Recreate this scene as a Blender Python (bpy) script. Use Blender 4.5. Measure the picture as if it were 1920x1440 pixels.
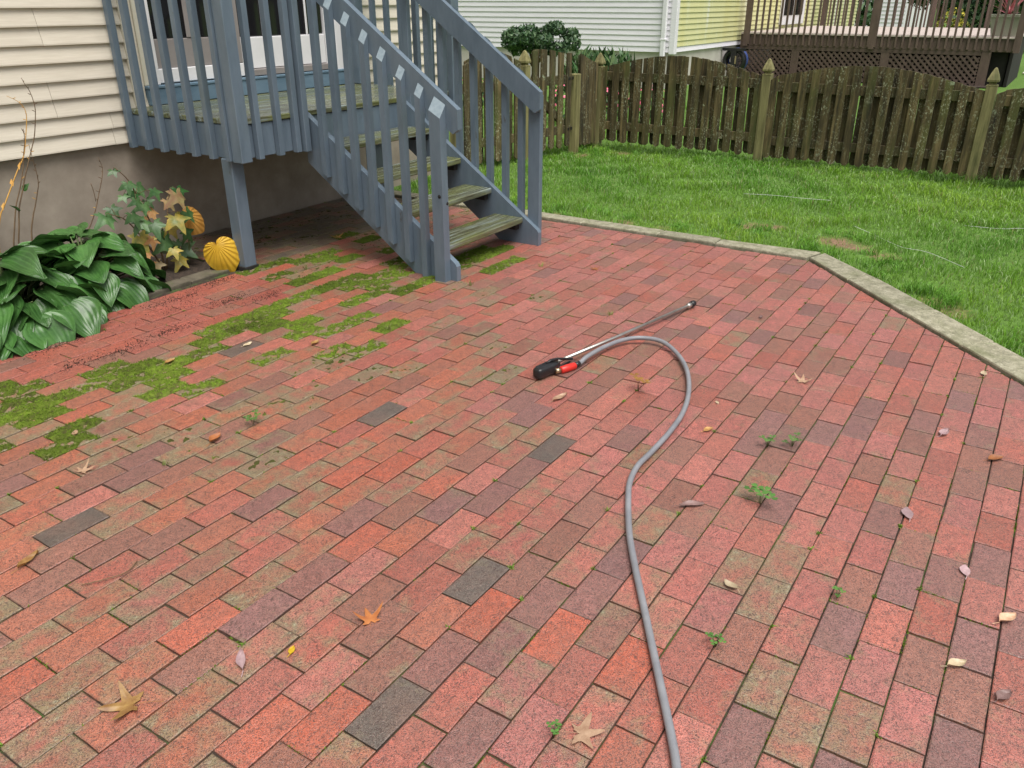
import bpy, math, random
import numpy as np
from mathutils import Vector, Matrix
R = math.radians
random.seed(7); rng = np.random.default_rng(7)
for o in list(bpy.data.objects): bpy.data.objects.remove(o)
scene = bpy.context.scene
C = scene.collection

# ------------------------------------------------------------------ camera, sky, sun, exposure
cam = bpy.data.cameras.new('camera'); cam_o = bpy.data.objects.new('camera', cam); C.objects.link(cam_o)
cam.sensor_width = 36.0; cam.lens = 36.0 * 1537 / 1920; cam.clip_start = 0.05; cam.clip_end = 2000
cam_o.location = (0, 0, 1.494); cam_o.rotation_euler = (R(90 - 25.07), 0, R(32.8 - 90))
scene.camera = cam_o

SUN_EL, SUN_AZ = 68.0, -122.0          # azimuth of the sun measured from +X towards +Y
world = bpy.data.worlds.new('World'); scene.world = world; world.use_nodes = True
wn, wl = world.node_tree.nodes, world.node_tree.links
bg = wn['Background']; sky = wn.new('ShaderNodeTexSky'); sky.sky_type = 'NISHITA'; sky.sun_disc = False
sky.sun_elevation = R(SUN_EL); sky.sun_rotation = R(90 - SUN_AZ)
sky.air_density = 1.0; sky.dust_density = 4.0; sky.ozone_density = 1.0
hs = wn.new('ShaderNodeHueSaturation'); hs.inputs['Saturation'].default_value = 0.22
wl.new(sky.outputs[0], hs.inputs['Color']); wl.new(hs.outputs[0], bg.inputs['Color'])
bg.inputs['Strength'].default_value = 0.058
sun = bpy.data.lights.new('sun', 'SUN'); sun.energy = 1.5; sun.angle = R(40); sun.color = (1.0, 0.96, 0.9)
sun_o = bpy.data.objects.new('sun', sun); C.objects.link(sun_o)
sd = Vector((math.cos(R(SUN_EL)) * math.cos(R(SUN_AZ)), math.cos(R(SUN_EL)) * math.sin(R(SUN_AZ)), math.sin(R(SUN_EL))))
sun_o.rotation_euler = sd.to_track_quat('Z', 'Y').to_euler(); sun_o.location = (0, 0, 12)
vs = scene.view_settings; vs.view_transform = 'Standard'; vs.look = 'None'; vs.gamma = 1; vs.use_curve_mapping = False
vs.exposure = 1.28
scene.render.resolution_x = 1024; scene.render.resolution_y = 768

# ------------------------------------------------------------------ materials
def newmat(name):
    m = bpy.data.materials.new(name); m.use_nodes = True
    return m, m.node_tree.nodes, m.node_tree.links, m.node_tree.nodes['Principled BSDF']

def ramp(n, stops):
    r = n.new('ShaderNodeValToRGB'); e = r.color_ramp.elements
    while len(e) < len(stops): e.new(0.5)
    for el, (p, c) in zip(e, stops):
        el.position = p; el.color = (*c, 1) if len(c) == 3 else c
    return r

def noise(n, l, vec, scale, detail=5, rough=0.6, dist=0.0):
    t = n.new('ShaderNodeTexNoise'); t.inputs['Scale'].default_value = scale; t.inputs['Detail'].default_value = detail
    t.inputs['Roughness'].default_value = rough; t.inputs['Distortion'].default_value = dist
    if vec: l.new(vec, t.inputs['Vector'])
    return t.outputs['Fac']

def mixc(n, l, f, a, b, mode='MIX'):
    m = n.new('ShaderNodeMix'); m.data_type = 'RGBA'; m.blend_type = mode
    for s, v in ((m.inputs[0], f), (m.inputs[6], a), (m.inputs[7], b)):
        if hasattr(v, 'is_linked'): l.new(v, s)
        elif isinstance(v, (tuple, list)): s.default_value = (*v, 1) if len(v) == 3 else v
        else: s.default_value = v
    return m.outputs[2]

def mth(n, l, op, a, b=None, clamp=False):
    m = n.new('ShaderNodeMath'); m.operation = op; m.use_clamp = clamp
    for s, v in zip(m.inputs, (a, b)):
        if v is None: continue
        if hasattr(v, 'is_linked'): l.new(v, s)
        else: s.default_value = v
    return m.outputs[0]

def mrange(n, l, v, a, b, c=0.0, d=1.0):
    m = n.new('ShaderNodeMapRange'); l.new(v, m.inputs[0])
    for i, q in enumerate((a, b, c, d)): m.inputs[i + 1].default_value = q
    return m.outputs[0]

def bump(n, l, bs, h, dist=0.003, strength=0.5):
    b = n.new('ShaderNodeBump'); b.inputs['Distance'].default_value = dist; b.inputs['Strength'].default_value = strength
    l.new(h, b.inputs['Height']); l.new(b.outputs[0], bs.inputs['Normal'])

def surf(name, stops, sc=(1, 1, 1), scale=6, rough=0.6, spots=None, bumpd=0.002, var=0.0, metal=0.0, spec=0.5, detail=6, bstr=0.5, rand=37.0):
    """noise-toned surface; spots = [(scale, lo, hi, colour, amount, stretch)]; var = value shift per object"""
    m, n, l, b = newmat(name)
    g = n.new('ShaderNodeNewGeometry'); oi = n.new('ShaderNodeObjectInfo')
    off = n.new('ShaderNodeVectorMath'); off.operation = 'ADD'; l.new(g.outputs['Position'], off.inputs[0])
    cmb = n.new('ShaderNodeCombineXYZ'); k = mth(n, l, 'MULTIPLY', oi.outputs['Random'], rand)
    for i in range(3): l.new(k, cmb.inputs[i])
    l.new(cmb.outputs[0], off.inputs[1])
    mp = n.new('ShaderNodeMapping'); mp.inputs['Scale'].default_value = sc; l.new(off.outputs[0], mp.inputs['Vector'])
    f = noise(n, l, mp.outputs[0], scale, detail, 0.62)
    rp = ramp(n, stops); l.new(f, rp.inputs[0]); col = rp.outputs[0]
    for sp in (spots or []):
        s2, lo, hi, c2, amt, st = sp[:6]
        mp2 = n.new('ShaderNodeMapping'); mp2.inputs['Scale'].default_value = st; l.new(off.outputs[0], mp2.inputs['Vector'])
        f2 = mrange(n, l, noise(n, l, mp2.outputs[0], s2, 5, 0.65), lo, hi, 0, amt)
        if len(sp) > 6: f2 = mth(n, l, 'MULTIPLY', f2, mrange(n, l, noise(n, l, off.outputs[0], sp[6], 3, 0.6), 0.44, 0.60))
        col = mixc(n, l, f2, col, c2)
    if var:
        v = mrange(n, l, oi.outputs['Random'], 0, 1, 1 - var, 1 + var)
        vm = n.new('ShaderNodeVectorMath'); vm.operation = 'SCALE'; l.new(col, vm.inputs[0]); l.new(v, vm.inputs['Scale']); col = vm.outputs[0]
    l.new(col, b.inputs['Base Color'])
    b.inputs['Roughness'].default_value = rough; b.inputs['Metallic'].default_value = metal; b.inputs['Specular IOR Level'].default_value = spec
    if bumpd: bump(n, l, b, f, bumpd, bstr)
    return m

def brick_material(name, from_object):
    m, n, l, b = newmat(name)
    g = n.new('ShaderNodeNewGeometry'); P = g.outputs['Position']
    if from_object:
        s = n.new('ShaderNodeObjectInfo'); col, alp = s.outputs['Color'], s.outputs['Alpha']
    else:
        s = n.new('ShaderNodeAttribute'); s.attribute_name = 'Col'; col, alp = s.outputs['Color'], s.outputs['Alpha']
    uv = n.new('ShaderNodeUVMap'); uv.uv_map = 'UVMap'
    sx = n.new('ShaderNodeSeparateXYZ'); l.new(uv.outputs[0], sx.inputs[0])
    ex = mth(n, l, 'ABSOLUTE', mth(n, l, 'SUBTRACT', sx.outputs[0], 0.5)); ey = mth(n, l, 'ABSOLUTE', mth(n, l, 'SUBTRACT', sx.outputs[1], 0.5))
    edge = mth(n, l, 'MULTIPLY', mth(n, l, 'MAXIMUM', ex, ey), 2.0)             # 1 at the rim of the brick
    big = noise(n, l, P, 7, 4, 0.6); mid = noise(n, l, P, 38, 5, 0.7); fine = noise(n, l, P, 300, 2, 0.6, 0.4); flk = noise(n, l, P, 95, 3, 0.62, 3.0)
    pat = noise(n, l, P, 13, 5, 0.68, 0.4)
    # body tone
    tone = mrange(n, l, mid, 0.28, 0.72, 0.70, 1.27)
    vm = n.new('ShaderNodeVectorMath'); vm.operation = 'SCALE'; l.new(col, vm.inputs[0]); l.new(tone, vm.inputs['Scale'])
    c = vm.outputs[0]
    c = mixc(n, l, mrange(n, l, big, 0.42, 0.72, 0, 0.50), c, (0.215, 0.105, 0.072))
    # olive film: patchy, thicker towards the rim
    film = mth(n, l, 'ADD', mth(n, l, 'MULTIPLY', edge, 0.34), mth(n, l, 'ADD', mth(n, l, 'MULTIPLY', pat, 2.3), mth(n, l, 'MULTIPLY', mid, 0.35)))
    film = mth(n, l, 'ADD', film, alp)
    ff = mrange(n, l, film, 1.85, 2.45, 0, 0.80)
    c = mixc(n, l, ff, c, (0.20, 0.185, 0.098))
    # pale lichen-like flecks in the film
    lp = mth(n, l, 'MULTIPLY', mrange(n, l, noise(n, l, P, 48, 4, 0.7), 0.54, 0.68, 0, 0.6), mrange(n, l, film, 2.0, 2.4))
    c = mixc(n, l, lp, c, (0.36, 0.37, 0.25))
    # grit: dark flecks and pale grains
    c = mixc(n, l, mrange(n, l, flk, 0.505, 0.565, 0, 0.78), c, (0.050, 0.026, 0.022))
    c = mixc(n, l, mrange(n, l, fine, 0.58, 0.68, 0, 0.26), c, (0.58, 0.36, 0.30))
    # dark rim and arris dirt
    c = mixc(n, l, mrange(n, l, mth(n, l, 'ADD', edge, mth(n, l, 'MULTIPLY', mth(n, l, 'SUBTRACT', mid, 0.5), 0.12)), 0.95, 1.0, 0, 0.5), c, (0.07, 0.045, 0.03))
    l.new(c, b.inputs['Base Color'])
    rg = mrange(n, l, big, 0.3, 0.7, 0.34, 0.52); l.new(rg, b.inputs['Roughness'])
    b.inputs['Specular IOR Level'].default_value = 0.85
    h = mth(n, l, 'ADD', mth(n, l, 'MULTIPLY', fine, 0.6), mth(n, l, 'ADD', mth(n, l, 'MULTIPLY', mid, 1.0), mth(n, l, 'MULTIPLY', flk, -0.7)))
    bump(n, l, b, h, 0.0026, 0.9)
    return m

def leaf_material(name, c1, c2, rough=0.4, vein=0.0, scale=14, use_attr=None, trans=0.25, spec=0.5):
    m, n, l, b = newmat(name)
    tc = n.new('ShaderNodeTexCoord'); uv = n.new('ShaderNodeUVMap'); oi = n.new('ShaderNodeObjectInfo')
    g = n.new('ShaderNodeNewGeometry')
    f = noise(n, l, g.outputs['Position'], scale, 5, 0.6)
    rp = ramp(n, [(0.3, c1), (0.7, c2)]); l.new(f, rp.inputs[0]); col = rp.outputs[0]
    if use_attr:
        a = n.new('ShaderNodeAttribute'); a.attribute_name = use_attr
        col = mixc(n, l, 0.85, col, a.outputs['Color'])
    else:
        v = mrange(n, l, oi.outputs['Random'], 0, 1, 0.75, 1.3)
        vm = n.new('ShaderNodeVectorMath'); vm.operation = 'SCALE'; l.new(col, vm.inputs[0]); l.new(v, vm.inputs['Scale']); col = vm.outputs[0]
    if vein:
        sx = n.new('ShaderNodeSeparateXYZ'); l.new(uv.outputs[0], sx.inputs[0])
        w = mth(n, l, 'SINE', mth(n, l, 'MULTIPLY', sx.outputs[0], vein * 2 * math.pi))
        col = mixc(n, l, mrange(n, l, w, 0.2, 1.0, 0, 0.22), col, tuple(min(1, q * 1.6 + 0.01) for q in c2))
        bump(n, l, b, w, 0.0014, 0.4)
    l.new(col, b.inputs['Base Color']); b.inputs['Roughness'].default_value = rough; b.inputs['Specular IOR Level'].default_value = spec
    if trans:
        t = n.new('ShaderNodeBsdfTranslucent'); l.new(col, t.inputs['Color'])
        mx = n.new('ShaderNodeMixShader'); mx.inputs[0].default_value = trans
        l.new(b.outputs[0], mx.inputs[1]); l.new(t.outputs[0], mx.inputs[2]); l.new(mx.outputs[0], n['Material Output'].inputs['Surface'])
    return m

MT = {}
MT['brick_obj'] = brick_material('clay brick', True)
MT['brick_attr'] = brick_material('clay brick field', False)
MT['bed'] = surf('joint sand', [(0.3, (0.022, 0.014, 0.010)), (0.7, (0.055, 0.036, 0.026))], scale=40, rough=0.9,
                 spots=[(5, 0.5, 0.62, (0.05, 0.10, 0.015), 0.9, (1, 1, 1))])
MT['concrete'] = surf('weathered concrete', [(0.25, (0.12, 0.115, 0.07)), (0.5, (0.26, 0.245, 0.17)), (0.75, (0.40, 0.375, 0.28))], scale=22, rough=0.85,
                      spots=[(5, 0.5, 0.68, (0.13, 0.14, 0.06), 0.55, (1, 1, 1)), (120, 0.56, 0.64, (0.06, 0.055, 0.04), 0.7, (1, 1, 1)), (90, 0.6, 0.68, (0.6, 0.57, 0.45), 0.6, (1, 1, 1))], var=0.12, bumpd=0.004)
MT['foundation'] = surf('parged foundation', [(0.3, (0.27, 0.225, 0.18)), (0.7, (0.40, 0.34, 0.275))], scale=5, rough=0.9,
                        spots=[(3, 0.55, 0.75, (0.20, 0.16, 0.125), 0.6, (1, 1, 1)), (60, 0.66, 0.75, (0.12, 0.10, 0.08), 0.5, (1, 1, 1))], bumpd=0.003)
MT['siding'] = surf('cream vinyl siding', [(0.25, (0.63, 0.57, 0.465)), (0.75, (0.76, 0.70, 0.59))], sc=(1.2, 1, 22), scale=5, rough=0.45,
                    spots=[(3, 0.55, 0.75, (0.52, 0.46, 0.36), 0.35, (0.6, 1, 3))], var=0.03, bumpd=0.0006)
MT['trim'] = surf('cream trim', [(0.3, (0.66, 0.62, 0.50)), (0.7, (0.74, 0.70, 0.58))], scale=8, rough=0.5, bumpd=0)
MT['white'] = surf('white vinyl', [(0.3, (0.74, 0.73, 0.74)), (0.7, (0.82, 0.81, 0.82))], scale=6, rough=0.4, bumpd=0,
                   spots=[(4, 0.6, 0.8, (0.55, 0.53, 0.50), 0.4, (1, 1, 0.4))])
MT['doorgrey'] = surf('grey taupe door panel', [(0.3, (0.24, 0.215, 0.205)), (0.7, (0.28, 0.255, 0.245))], scale=7, rough=0.5, bumpd=0)
MT['blue'] = surf('blue grey deck paint', [(0.25, (0.100, 0.138, 0.178)), (0.75, (0.150, 0.198, 0.246))], sc=(4, 4, 1), scale=4, rough=0.33,
                  spots=[(9, 0.68, 0.74, (0.07, 0.055, 0.045), 0.8, (1.6, 1.6, 0.5)), (2.2, 0.56, 0.78, (0.10, 0.13, 0.12), 0.6, (1, 1, 0.5)), (60, 0.70, 0.74, (0.05, 0.05, 0.05), 0.7, (1, 1, 0.7))], var=0.05, bumpd=0.0012)
MT['bluecut'] = surf('pale chalked end grain', [(0.3, (0.15, 0.20, 0.235)), (0.7, (0.22, 0.275, 0.31))], scale=40, rough=0.7, bumpd=0.001)
MT['blueledger'] = surf('blue ledger paint', [(0.3, (0.10, 0.17, 0.235)), (0.7, (0.16, 0.24, 0.31))], sc=(1, 1, 4), scale=4, rough=0.4, bumpd=0.001)
MT['tread'] = surf('worn deck plank', [(0.32, (0.030, 0.030, 0.018)), (0.44, (0.088, 0.090, 0.050)), (0.55, (0.15, 0.165, 0.115)), (0.68, (0.27, 0.335, 0.35))], sc=(0.8, 16, 16), scale=3.2, rough=0.24,
                   spots=[(4, 0.46, 0.6, (0.16, 0.18, 0.05), 0.55, (0.7, 2, 1)), (14, 0.60, 0.66, (0.07, 0.06, 0.04), 0.7, (0.25, 3, 3))], var=0.1, bumpd=0.003)
MT['fence'] = surf('mossy fence wood', [(0.30, (0.014, 0.012, 0.005)), (0.5, (0.075, 0.058, 0.022)), (0.72, (0.185, 0.138, 0.062))], sc=(7, 7, 0.8), scale=4, rough=0.85,
                   spots=[(2.5, 0.5, 0.68, (0.070, 0.082, 0.018), 0.7, (2, 2, 0.6)), (65, 0.54, 0.62, (0.34, 0.36, 0.24), 0.8, (1, 1, 0.7), 3.0), (7, 0.66, 0.71, (0.32, 0.38, 0.25), 0.7, (1, 1, 1))], var=0.3, bumpd=0.004)
MT['fencepost'] = surf('yellowed fence post', [(0.28, (0.085, 0.075, 0.028)), (0.75, (0.33, 0.30, 0.13))], sc=(8, 8, 0.6), scale=4, rough=0.8,
                       spots=[(4, 0.56, 0.68, (0.06, 0.07, 0.02), 0.7, (1, 1, 0.3))], var=0.15, bumpd=0.003)
MT['nwhite'] = surf('white lap siding', [(0.3, (0.81, 0.78, 0.84)), (0.7, (0.86, 0.83, 0.89))], scale=3, rough=0.5, bumpd=0)
MT['nyellow'] = surf('algae stained siding', [(0.30, (0.72, 0.73, 0.68)), (0.42, (0.66, 0.65, 0.36)), (0.75, (0.62, 0.58, 0.24))], sc=(1.6, 1.6, 0.25), scale=1.5, rough=0.55, bumpd=0, rand=0.0,
                     spots=[(30, 0.6, 0.68, (0.40, 0.38, 0.13), 0.5, (1, 1, 1))])
MT['nfound'] = surf('pale block foundation', [(0.3, (0.50, 0.46, 0.42)), (0.7, (0.60, 0.56, 0.52))], scale=4, rough=0.9)
MT['brown'] = surf('brown deck stain', [(0.3, (0.080, 0.052, 0.042)), (0.7, (0.135, 0.090, 0.074))], sc=(3, 3, 1), scale=3, rough=0.6, var=0.1)
MT['brownfloor'] = surf('faded deck floor', [(0.3, (0.40, 0.33, 0.30)), (0.7, (0.52, 0.45, 0.41))], scale=5, rough=0.7)
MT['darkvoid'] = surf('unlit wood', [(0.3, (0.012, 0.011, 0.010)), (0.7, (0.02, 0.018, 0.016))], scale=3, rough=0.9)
MT['soil'] = surf('garden soil', [(0.3, (0.018, 0.012, 0.008)), (0.7, (0.06, 0.04, 0.028))], scale=30, rough=0.95, bumpd=0.02)
MT['black'] = surf('black rubber', [(0.3, (0.008, 0.008, 0.009)), (0.7, (0.016, 0.016, 0.018))], scale=20, rough=0.35, bumpd=0.0005)
MT['steel'] = surf('brushed steel', [(0.3, (0.48, 0.46, 0.42)), (0.7, (0.62, 0.60, 0.56))], scale=20, rough=0.40, metal=1.0, bumpd=0)
MT['brass'] = surf('worn brass', [(0.3, (0.42, 0.33, 0.20)), (0.7, (0.6, 0.5, 0.34))], scale=40, rough=0.35, metal=1.0, bumpd=0)
MT['redplastic'] = surf('red plastic', [(0.3, (0.52, 0.018, 0.012)), (0.7, (0.62, 0.03, 0.02))], scale=10, rough=0.4, bumpd=0)
MT['hose'] = surf('grey hose rubber', [(0.3, (0.17, 0.175, 0.195)), (0.7, (0.25, 0.255, 0.275))], scale=12, rough=0.38, bumpd=0.0005)
MT['hosta'] = leaf_material('hosta leaf', (0.024, 0.080, 0.016), (0.066, 0.165, 0.038), 0.34, vein=9, trans=0.12)
MT['hostayellow'] = leaf_material('yellow hosta leaf', (0.42, 0.24, 0.012), (0.60, 0.38, 0.035), 0.4, vein=9, trans=0.2)
MT['hostarust'] = leaf_material('rusting hosta leaf', (0.46, 0.20, 0.03), (0.60, 0.33, 0.08), 0.5, vein=9, trans=0.2)
MT['leaf_g'] = leaf_material('green lobed leaf', (0.035, 0.095, 0.030), (0.10, 0.19, 0.065), 0.42)
MT['leaf_d'] = leaf_material('dark lobed leaf', (0.018, 0.075, 0.018), (0.04, 0.12, 0.03), 0.42)
MT['leaf_y'] = leaf_material('yellowing lobed leaf', (0.16, 0.20, 0.05), (0.46, 0.32, 0.05), 0.45, scale=22)
MT['leaf_o'] = leaf_material('rusting lobed leaf', (0.42, 0.19, 0.07), (0.52, 0.32, 0.13), 0.5, scale=22)
MT['leaf_c'] = leaf_material('cream lobed leaf', (0.55, 0.40, 0.20), (0.75, 0.60, 0.35), 0.5, scale=22)
MT['leaf_p'] = leaf_material('pinkish lobed leaf', (0.34, 0.16, 0.10), (0.40, 0.36, 0.15), 0.5, scale=24)
MT['stalk'] = surf('dry stalk', [(0.3, (0.09, 0.055, 0.03)), (0.7, (0.19, 0.12, 0.06))], scale=14, rough=0.7, bumpd=0)
MT['stalkgold'] = surf('golden dry stalk', [(0.3, (0.48, 0.24, 0.04)), (0.7, (0.62, 0.36, 0.09))], scale=14, rough=0.6, bumpd=0)
MT['greenstem'] = surf('green stem', [(0.3, (0.06, 0.09, 0.03)), (0.7, (0.12, 0.16, 0.05))], scale=14, rough=0.6, bumpd=0)
MT['grass'] = leaf_material('grass blade', (0.06, 0.14, 0.02), (0.09, 0.2, 0.03), 0.5, use_attr='Col', trans=0.3, spec=0.4)
MT['moss'] = leaf_material('moss', (0.05, 0.075, 0.008), (0.13, 0.19, 0.015), 0.8, use_attr='Col', trans=0.15, spec=0.2, scale=60)
MT['shrub'] = leaf_material('shrub foliage', (0.014, 0.045, 0.016), (0.06, 0.12, 0.045), 0.55, use_attr='Col', trans=0.1)
for nm, a, b2 in (('tan', (0.36, 0.20, 0.12), (0.62, 0.42, 0.28)), ('rust', (0.28, 0.09, 0.03), (0.42, 0.16, 0.05)), ('mauve', (0.30, 0.19, 0.20), (0.46, 0.33, 0.34)),
                  ('yellow', (0.60, 0.36, 0.01), (0.72, 0.48, 0.02)), ('cream', (0.42, 0.32, 0.20), (0.60, 0.50, 0.34)), ('dark', (0.12, 0.07, 0.06), (0.24, 0.15, 0.14)), ('ochre', (0.24, 0.11, 0.035), (0.46, 0.28, 0.09))):
    MT['dead_' + nm] = leaf_material('fallen leaf ' + nm, a, b2, 0.45, scale=40, trans=0.1)
# glass
m, n, l, b = newmat('dark window glass'); b.inputs['Base Color'].default_value = (0.012, 0.011, 0.013, 1); b.inputs['Roughness'].default_value = 0.06; MT['glass'] = m
# lawn ground
m, n, l, b = newmat('lawn ground')
g = n.new('ShaderNodeNewGeometry'); P = g.outputs['Position']
f1 = noise(n, l, P, 1.3, 6, 0.6); f2 = noise(n, l, P, 26, 6, 0.7)
rp = ramp(n, [(0.3, (0.05, 0.10, 0.014)), (0.6, (0.10, 0.20, 0.024)), (0.8, (0.15, 0.26, 0.04))]); l.new(f2, rp.inputs[0])
sa = n.new('ShaderNodeAttribute'); sa.attribute_name = 'bare'
bare = mrange(n, l, mth(n, l, 'ADD', sa.outputs['Fac'], mth(n, l, 'MULTIPLY', mth(n, l, 'SUBTRACT', f2, 0.5), 1.2)), 0.3, 0.8)
rs = ramp(n, [(0.3, (0.12, 0.07, 0.04)), (0.7, (0.27, 0.17, 0.10))]); l.new(f2, rs.inputs[0])
l.new(mixc(n, l, bare, rp.outputs[0], rs.outputs[0]), b.inputs['Base Color']); b.inputs['Roughness'].default_value = 0.95
bump(n, l, b, f2, 0.02, 0.6); MT['lawn'] = m

# ------------------------------------------------------------------ mesh helpers
def mesh_from(name, V, F, mat=None, smooth=False, uvs=None):
    me = bpy.data.meshes.new(name); me.from_pydata([tuple(v) for v in V], [], [tuple(f) for f in F])
    if mat: me.materials.append(mat)
    if smooth:
        for p in me.polygons: p.use_smooth = True
    if uvs is not None:
        u = me.uv_layers.new(name='UVMap')
        for lp in me.loops: u.data[lp.index].uv = uvs[lp.vertex_index]
    me.update(); return me

def link(name, me, parent=None, loc=(0, 0, 0)):
    o = bpy.data.objects.new(name, me); C.objects.link(o); o.location = loc
    if parent is not None:
        o.parent = parent
        o.location = Vector(loc) - (parent['_w'] and Vector(parent['_w']) if '_w' in parent else Vector((0, 0, 0)))
    return o

def tag(o, label=None, cat=None, group=None, kind=None):
    if label: o['label'] = label
    if cat: o['category'] = cat
    if group: o['group'] = group
    if kind: o['kind'] = kind
    return o

ROOTS = []
def thing(name, loc, label, cat, group=None):
    o = bpy.data.objects.new(name, None); C.objects.link(o); o.location = loc; o['_w'] = tuple(loc); o.empty_display_size = 0.1
    ROOTS.append(o)
    return tag(o, label, cat, group)

def box_vf(x0, x1, y0, y1, z0, z1, c=0.003):
    """box with chamfered edges"""
    c = min(c, (x1 - x0) / 3, (y1 - y0) / 3, (z1 - z0) / 3)
    V = []; F = []; idx = {}
    for sx in (0, 1):
        for sy in (0, 1):
            for sz in (0, 1):
                p = ((x0, x1)[sx], (y0, y1)[sy], (z0, z1)[sz]); d = [c if s == 0 else -c for s in (sx, sy, sz)]
                for ax in range(3):      # vertex lying on face normal to ax
                    q = [p[i] + (d[i] if i != ax else 0) for i in range(3)]
                    idx[(sx, sy, sz, ax)] = len(V); V.append(q)
    def face(ids):
        F.append(ids)
    for ax in range(3):
        a, b_ = [i for i in range(3) if i != ax]
        for s in (0, 1):
            loop = []
            for (u, v) in ((0, 0), (1, 0), (1, 1), (0, 1)):
                k = [0, 0, 0]; k[ax] = s; k[a] = u; k[b_] = v; loop.append(idx[(*k, ax)])
            face(loop)
    for ax in range(3):                # edges parallel to ax
        a, b_ = [i for i in range(3) if i != ax]
        for u in (0, 1):
            for v in (0, 1):
                k0 = [0, 0, 0]; k0[a] = u; k0[b_] = v; k1 = list(k0); k1[ax] = 1
                face([idx[(*k0, a)], idx[(*k1, a)], idx[(*k1, b_)], idx[(*k0, b_)]])
    for k in [(a, b_, c_) for a in (0, 1) for b_ in (0, 1) for c_ in (0, 1)]:
        face([idx[(*k, 0)], idx[(*k, 1)], idx[(*k, 2)]])
    ctr = Vector(((x0 + x1) / 2, (y0 + y1) / 2, (z0 + z1) / 2))
    G_ = []
    for f in F:
        p = [Vector(V[i]) for i in f]; nn = (p[1] - p[0]).cross(p[2] - p[0]); cc = sum(p, Vector()) / len(p) - ctr
        G_.append(f if nn.dot(cc) >= 0 else f[::-1])
    return V, G_

def box(name, x0, x1, y0, y1, z0, z1, mat, parent=None, c=0.003):
    V, F = box_vf(x0, x1, y0, y1, z0, z1, c)
    return link(name, mesh_from(name, V, F, MT[mat]), parent)

def hull_fix(V, F):
    ctr = sum((Vector(v) for v in V), Vector()) / len(V); out = []
    for f in F:
        p = [Vector(V[i]) for i in f]; nn = (p[1] - p[0]).cross(p[2] - p[0]); cc = sum(p, Vector()) / len(p) - ctr
        out.append(f if nn.dot(cc) >= 0 else f[::-1])
    return out

def prism(name, poly, axis, a, b_, mat, parent=None):
    """extrude a 2D polygon (in the plane normal to axis) from a to b"""
    def p3(q, t):
        return {0: (t, q[0], q[1]), 1: (q[0], t, q[1]), 2: (q[0], q[1], t)}[axis]
    k = len(poly); V = [p3(q, a) for q in poly] + [p3(q, b_) for q in poly]
    F = [list(range(k)), list(range(k, 2 * k))] + [[i, (i + 1) % k, k + (i + 1) % k, k + i] for i in range(k)]
    return link(name, mesh_from(name, V, hull_fix(V, F), MT[mat]), parent)

def tube_vf(pts, rad, seg=8, caps=True):
    pts = [Vector(p) for p in pts]; k = len(pts); V = []; F = []
    up = Vector((0, 0, 1)); prev = None
    for i, p in enumerate(pts):
        t = (pts[min(i + 1, k - 1)] - pts[max(i - 1, 0)]).normalized()
        if prev is None:
            a = t.cross(up) if abs(t.z) < 0.95 else t.cross(Vector((1, 0, 0)))
        else:
            a = prev - t * prev.dot(t)
        a.normalize(); prev = a; b_ = t.cross(a)
        r = rad[i] if isinstance(rad, (list, tuple)) else rad
        for j in range(seg):
            q = 2 * math.pi * j / seg; V.append(p + a * (r * math.cos(q)) + b_ * (r * math.sin(q)))
    for i in range(k - 1):
        for j in range(seg):
            F.append([i * seg + j, i * seg + (j + 1) % seg, (i + 1) * seg + (j + 1) % seg, (i + 1) * seg + j])
    if caps: F.append(list(range(seg))[::-1]); F.append([(k - 1) * seg + j for j in range(seg)])
    return V, F

def tube(name, pts, rad, mat, parent=None, seg=8):
    V, F = tube_vf(pts, rad, seg); return link(name, mesh_from(name, V, F, MT[mat], True), parent)

def smooth_path(pts, sub=6):
    P_ = [Vector(p) for p in pts]; P_ = [2 * P_[0] - P_[1]] + P_ + [2 * P_[-1] - P_[-2]]; out = []
    for i in range(1, len(P_) - 2):
        for j in range(sub):
            t = j / sub; a, b_, c_, d = P_[i - 1], P_[i], P_[i + 1], P_[i + 2]
            out.append(0.5 * ((2 * b_) + (c_ - a) * t + (2 * a - 5 * b_ + 4 * c_ - d) * t * t + (3 * b_ - a - 3 * c_ + d) * t ** 3))
    out.append(P_[-2]); return out

def np_mesh(name, V, F, mat, col=None):
    """V (n,3), F (m,3) triangles, col (n,4) -> mesh, quickly"""
    me = bpy.data.meshes.new(name); V = np.asarray(V, np.float32); F = np.asarray(F, np.int32)
    me.vertices.add(len(V)); me.vertices.foreach_set('co', V.ravel())
    me.loops.add(F.size); me.loops.foreach_set('vertex_index', F.ravel())
    me.polygons.add(len(F)); me.polygons.foreach_set('loop_start', np.arange(0, F.size, 3, dtype=np.int32)); me.polygons.foreach_set('loop_total', np.full(len(F), 3, np.int32))
    if col is not None:
        a = me.color_attributes.new('Col', 'FLOAT_COLOR', 'POINT'); a.data.foreach_set('color', np.asarray(col, np.float32).ravel())
    me.materials.append(mat); me.update(calc_edges=True); return me

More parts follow.
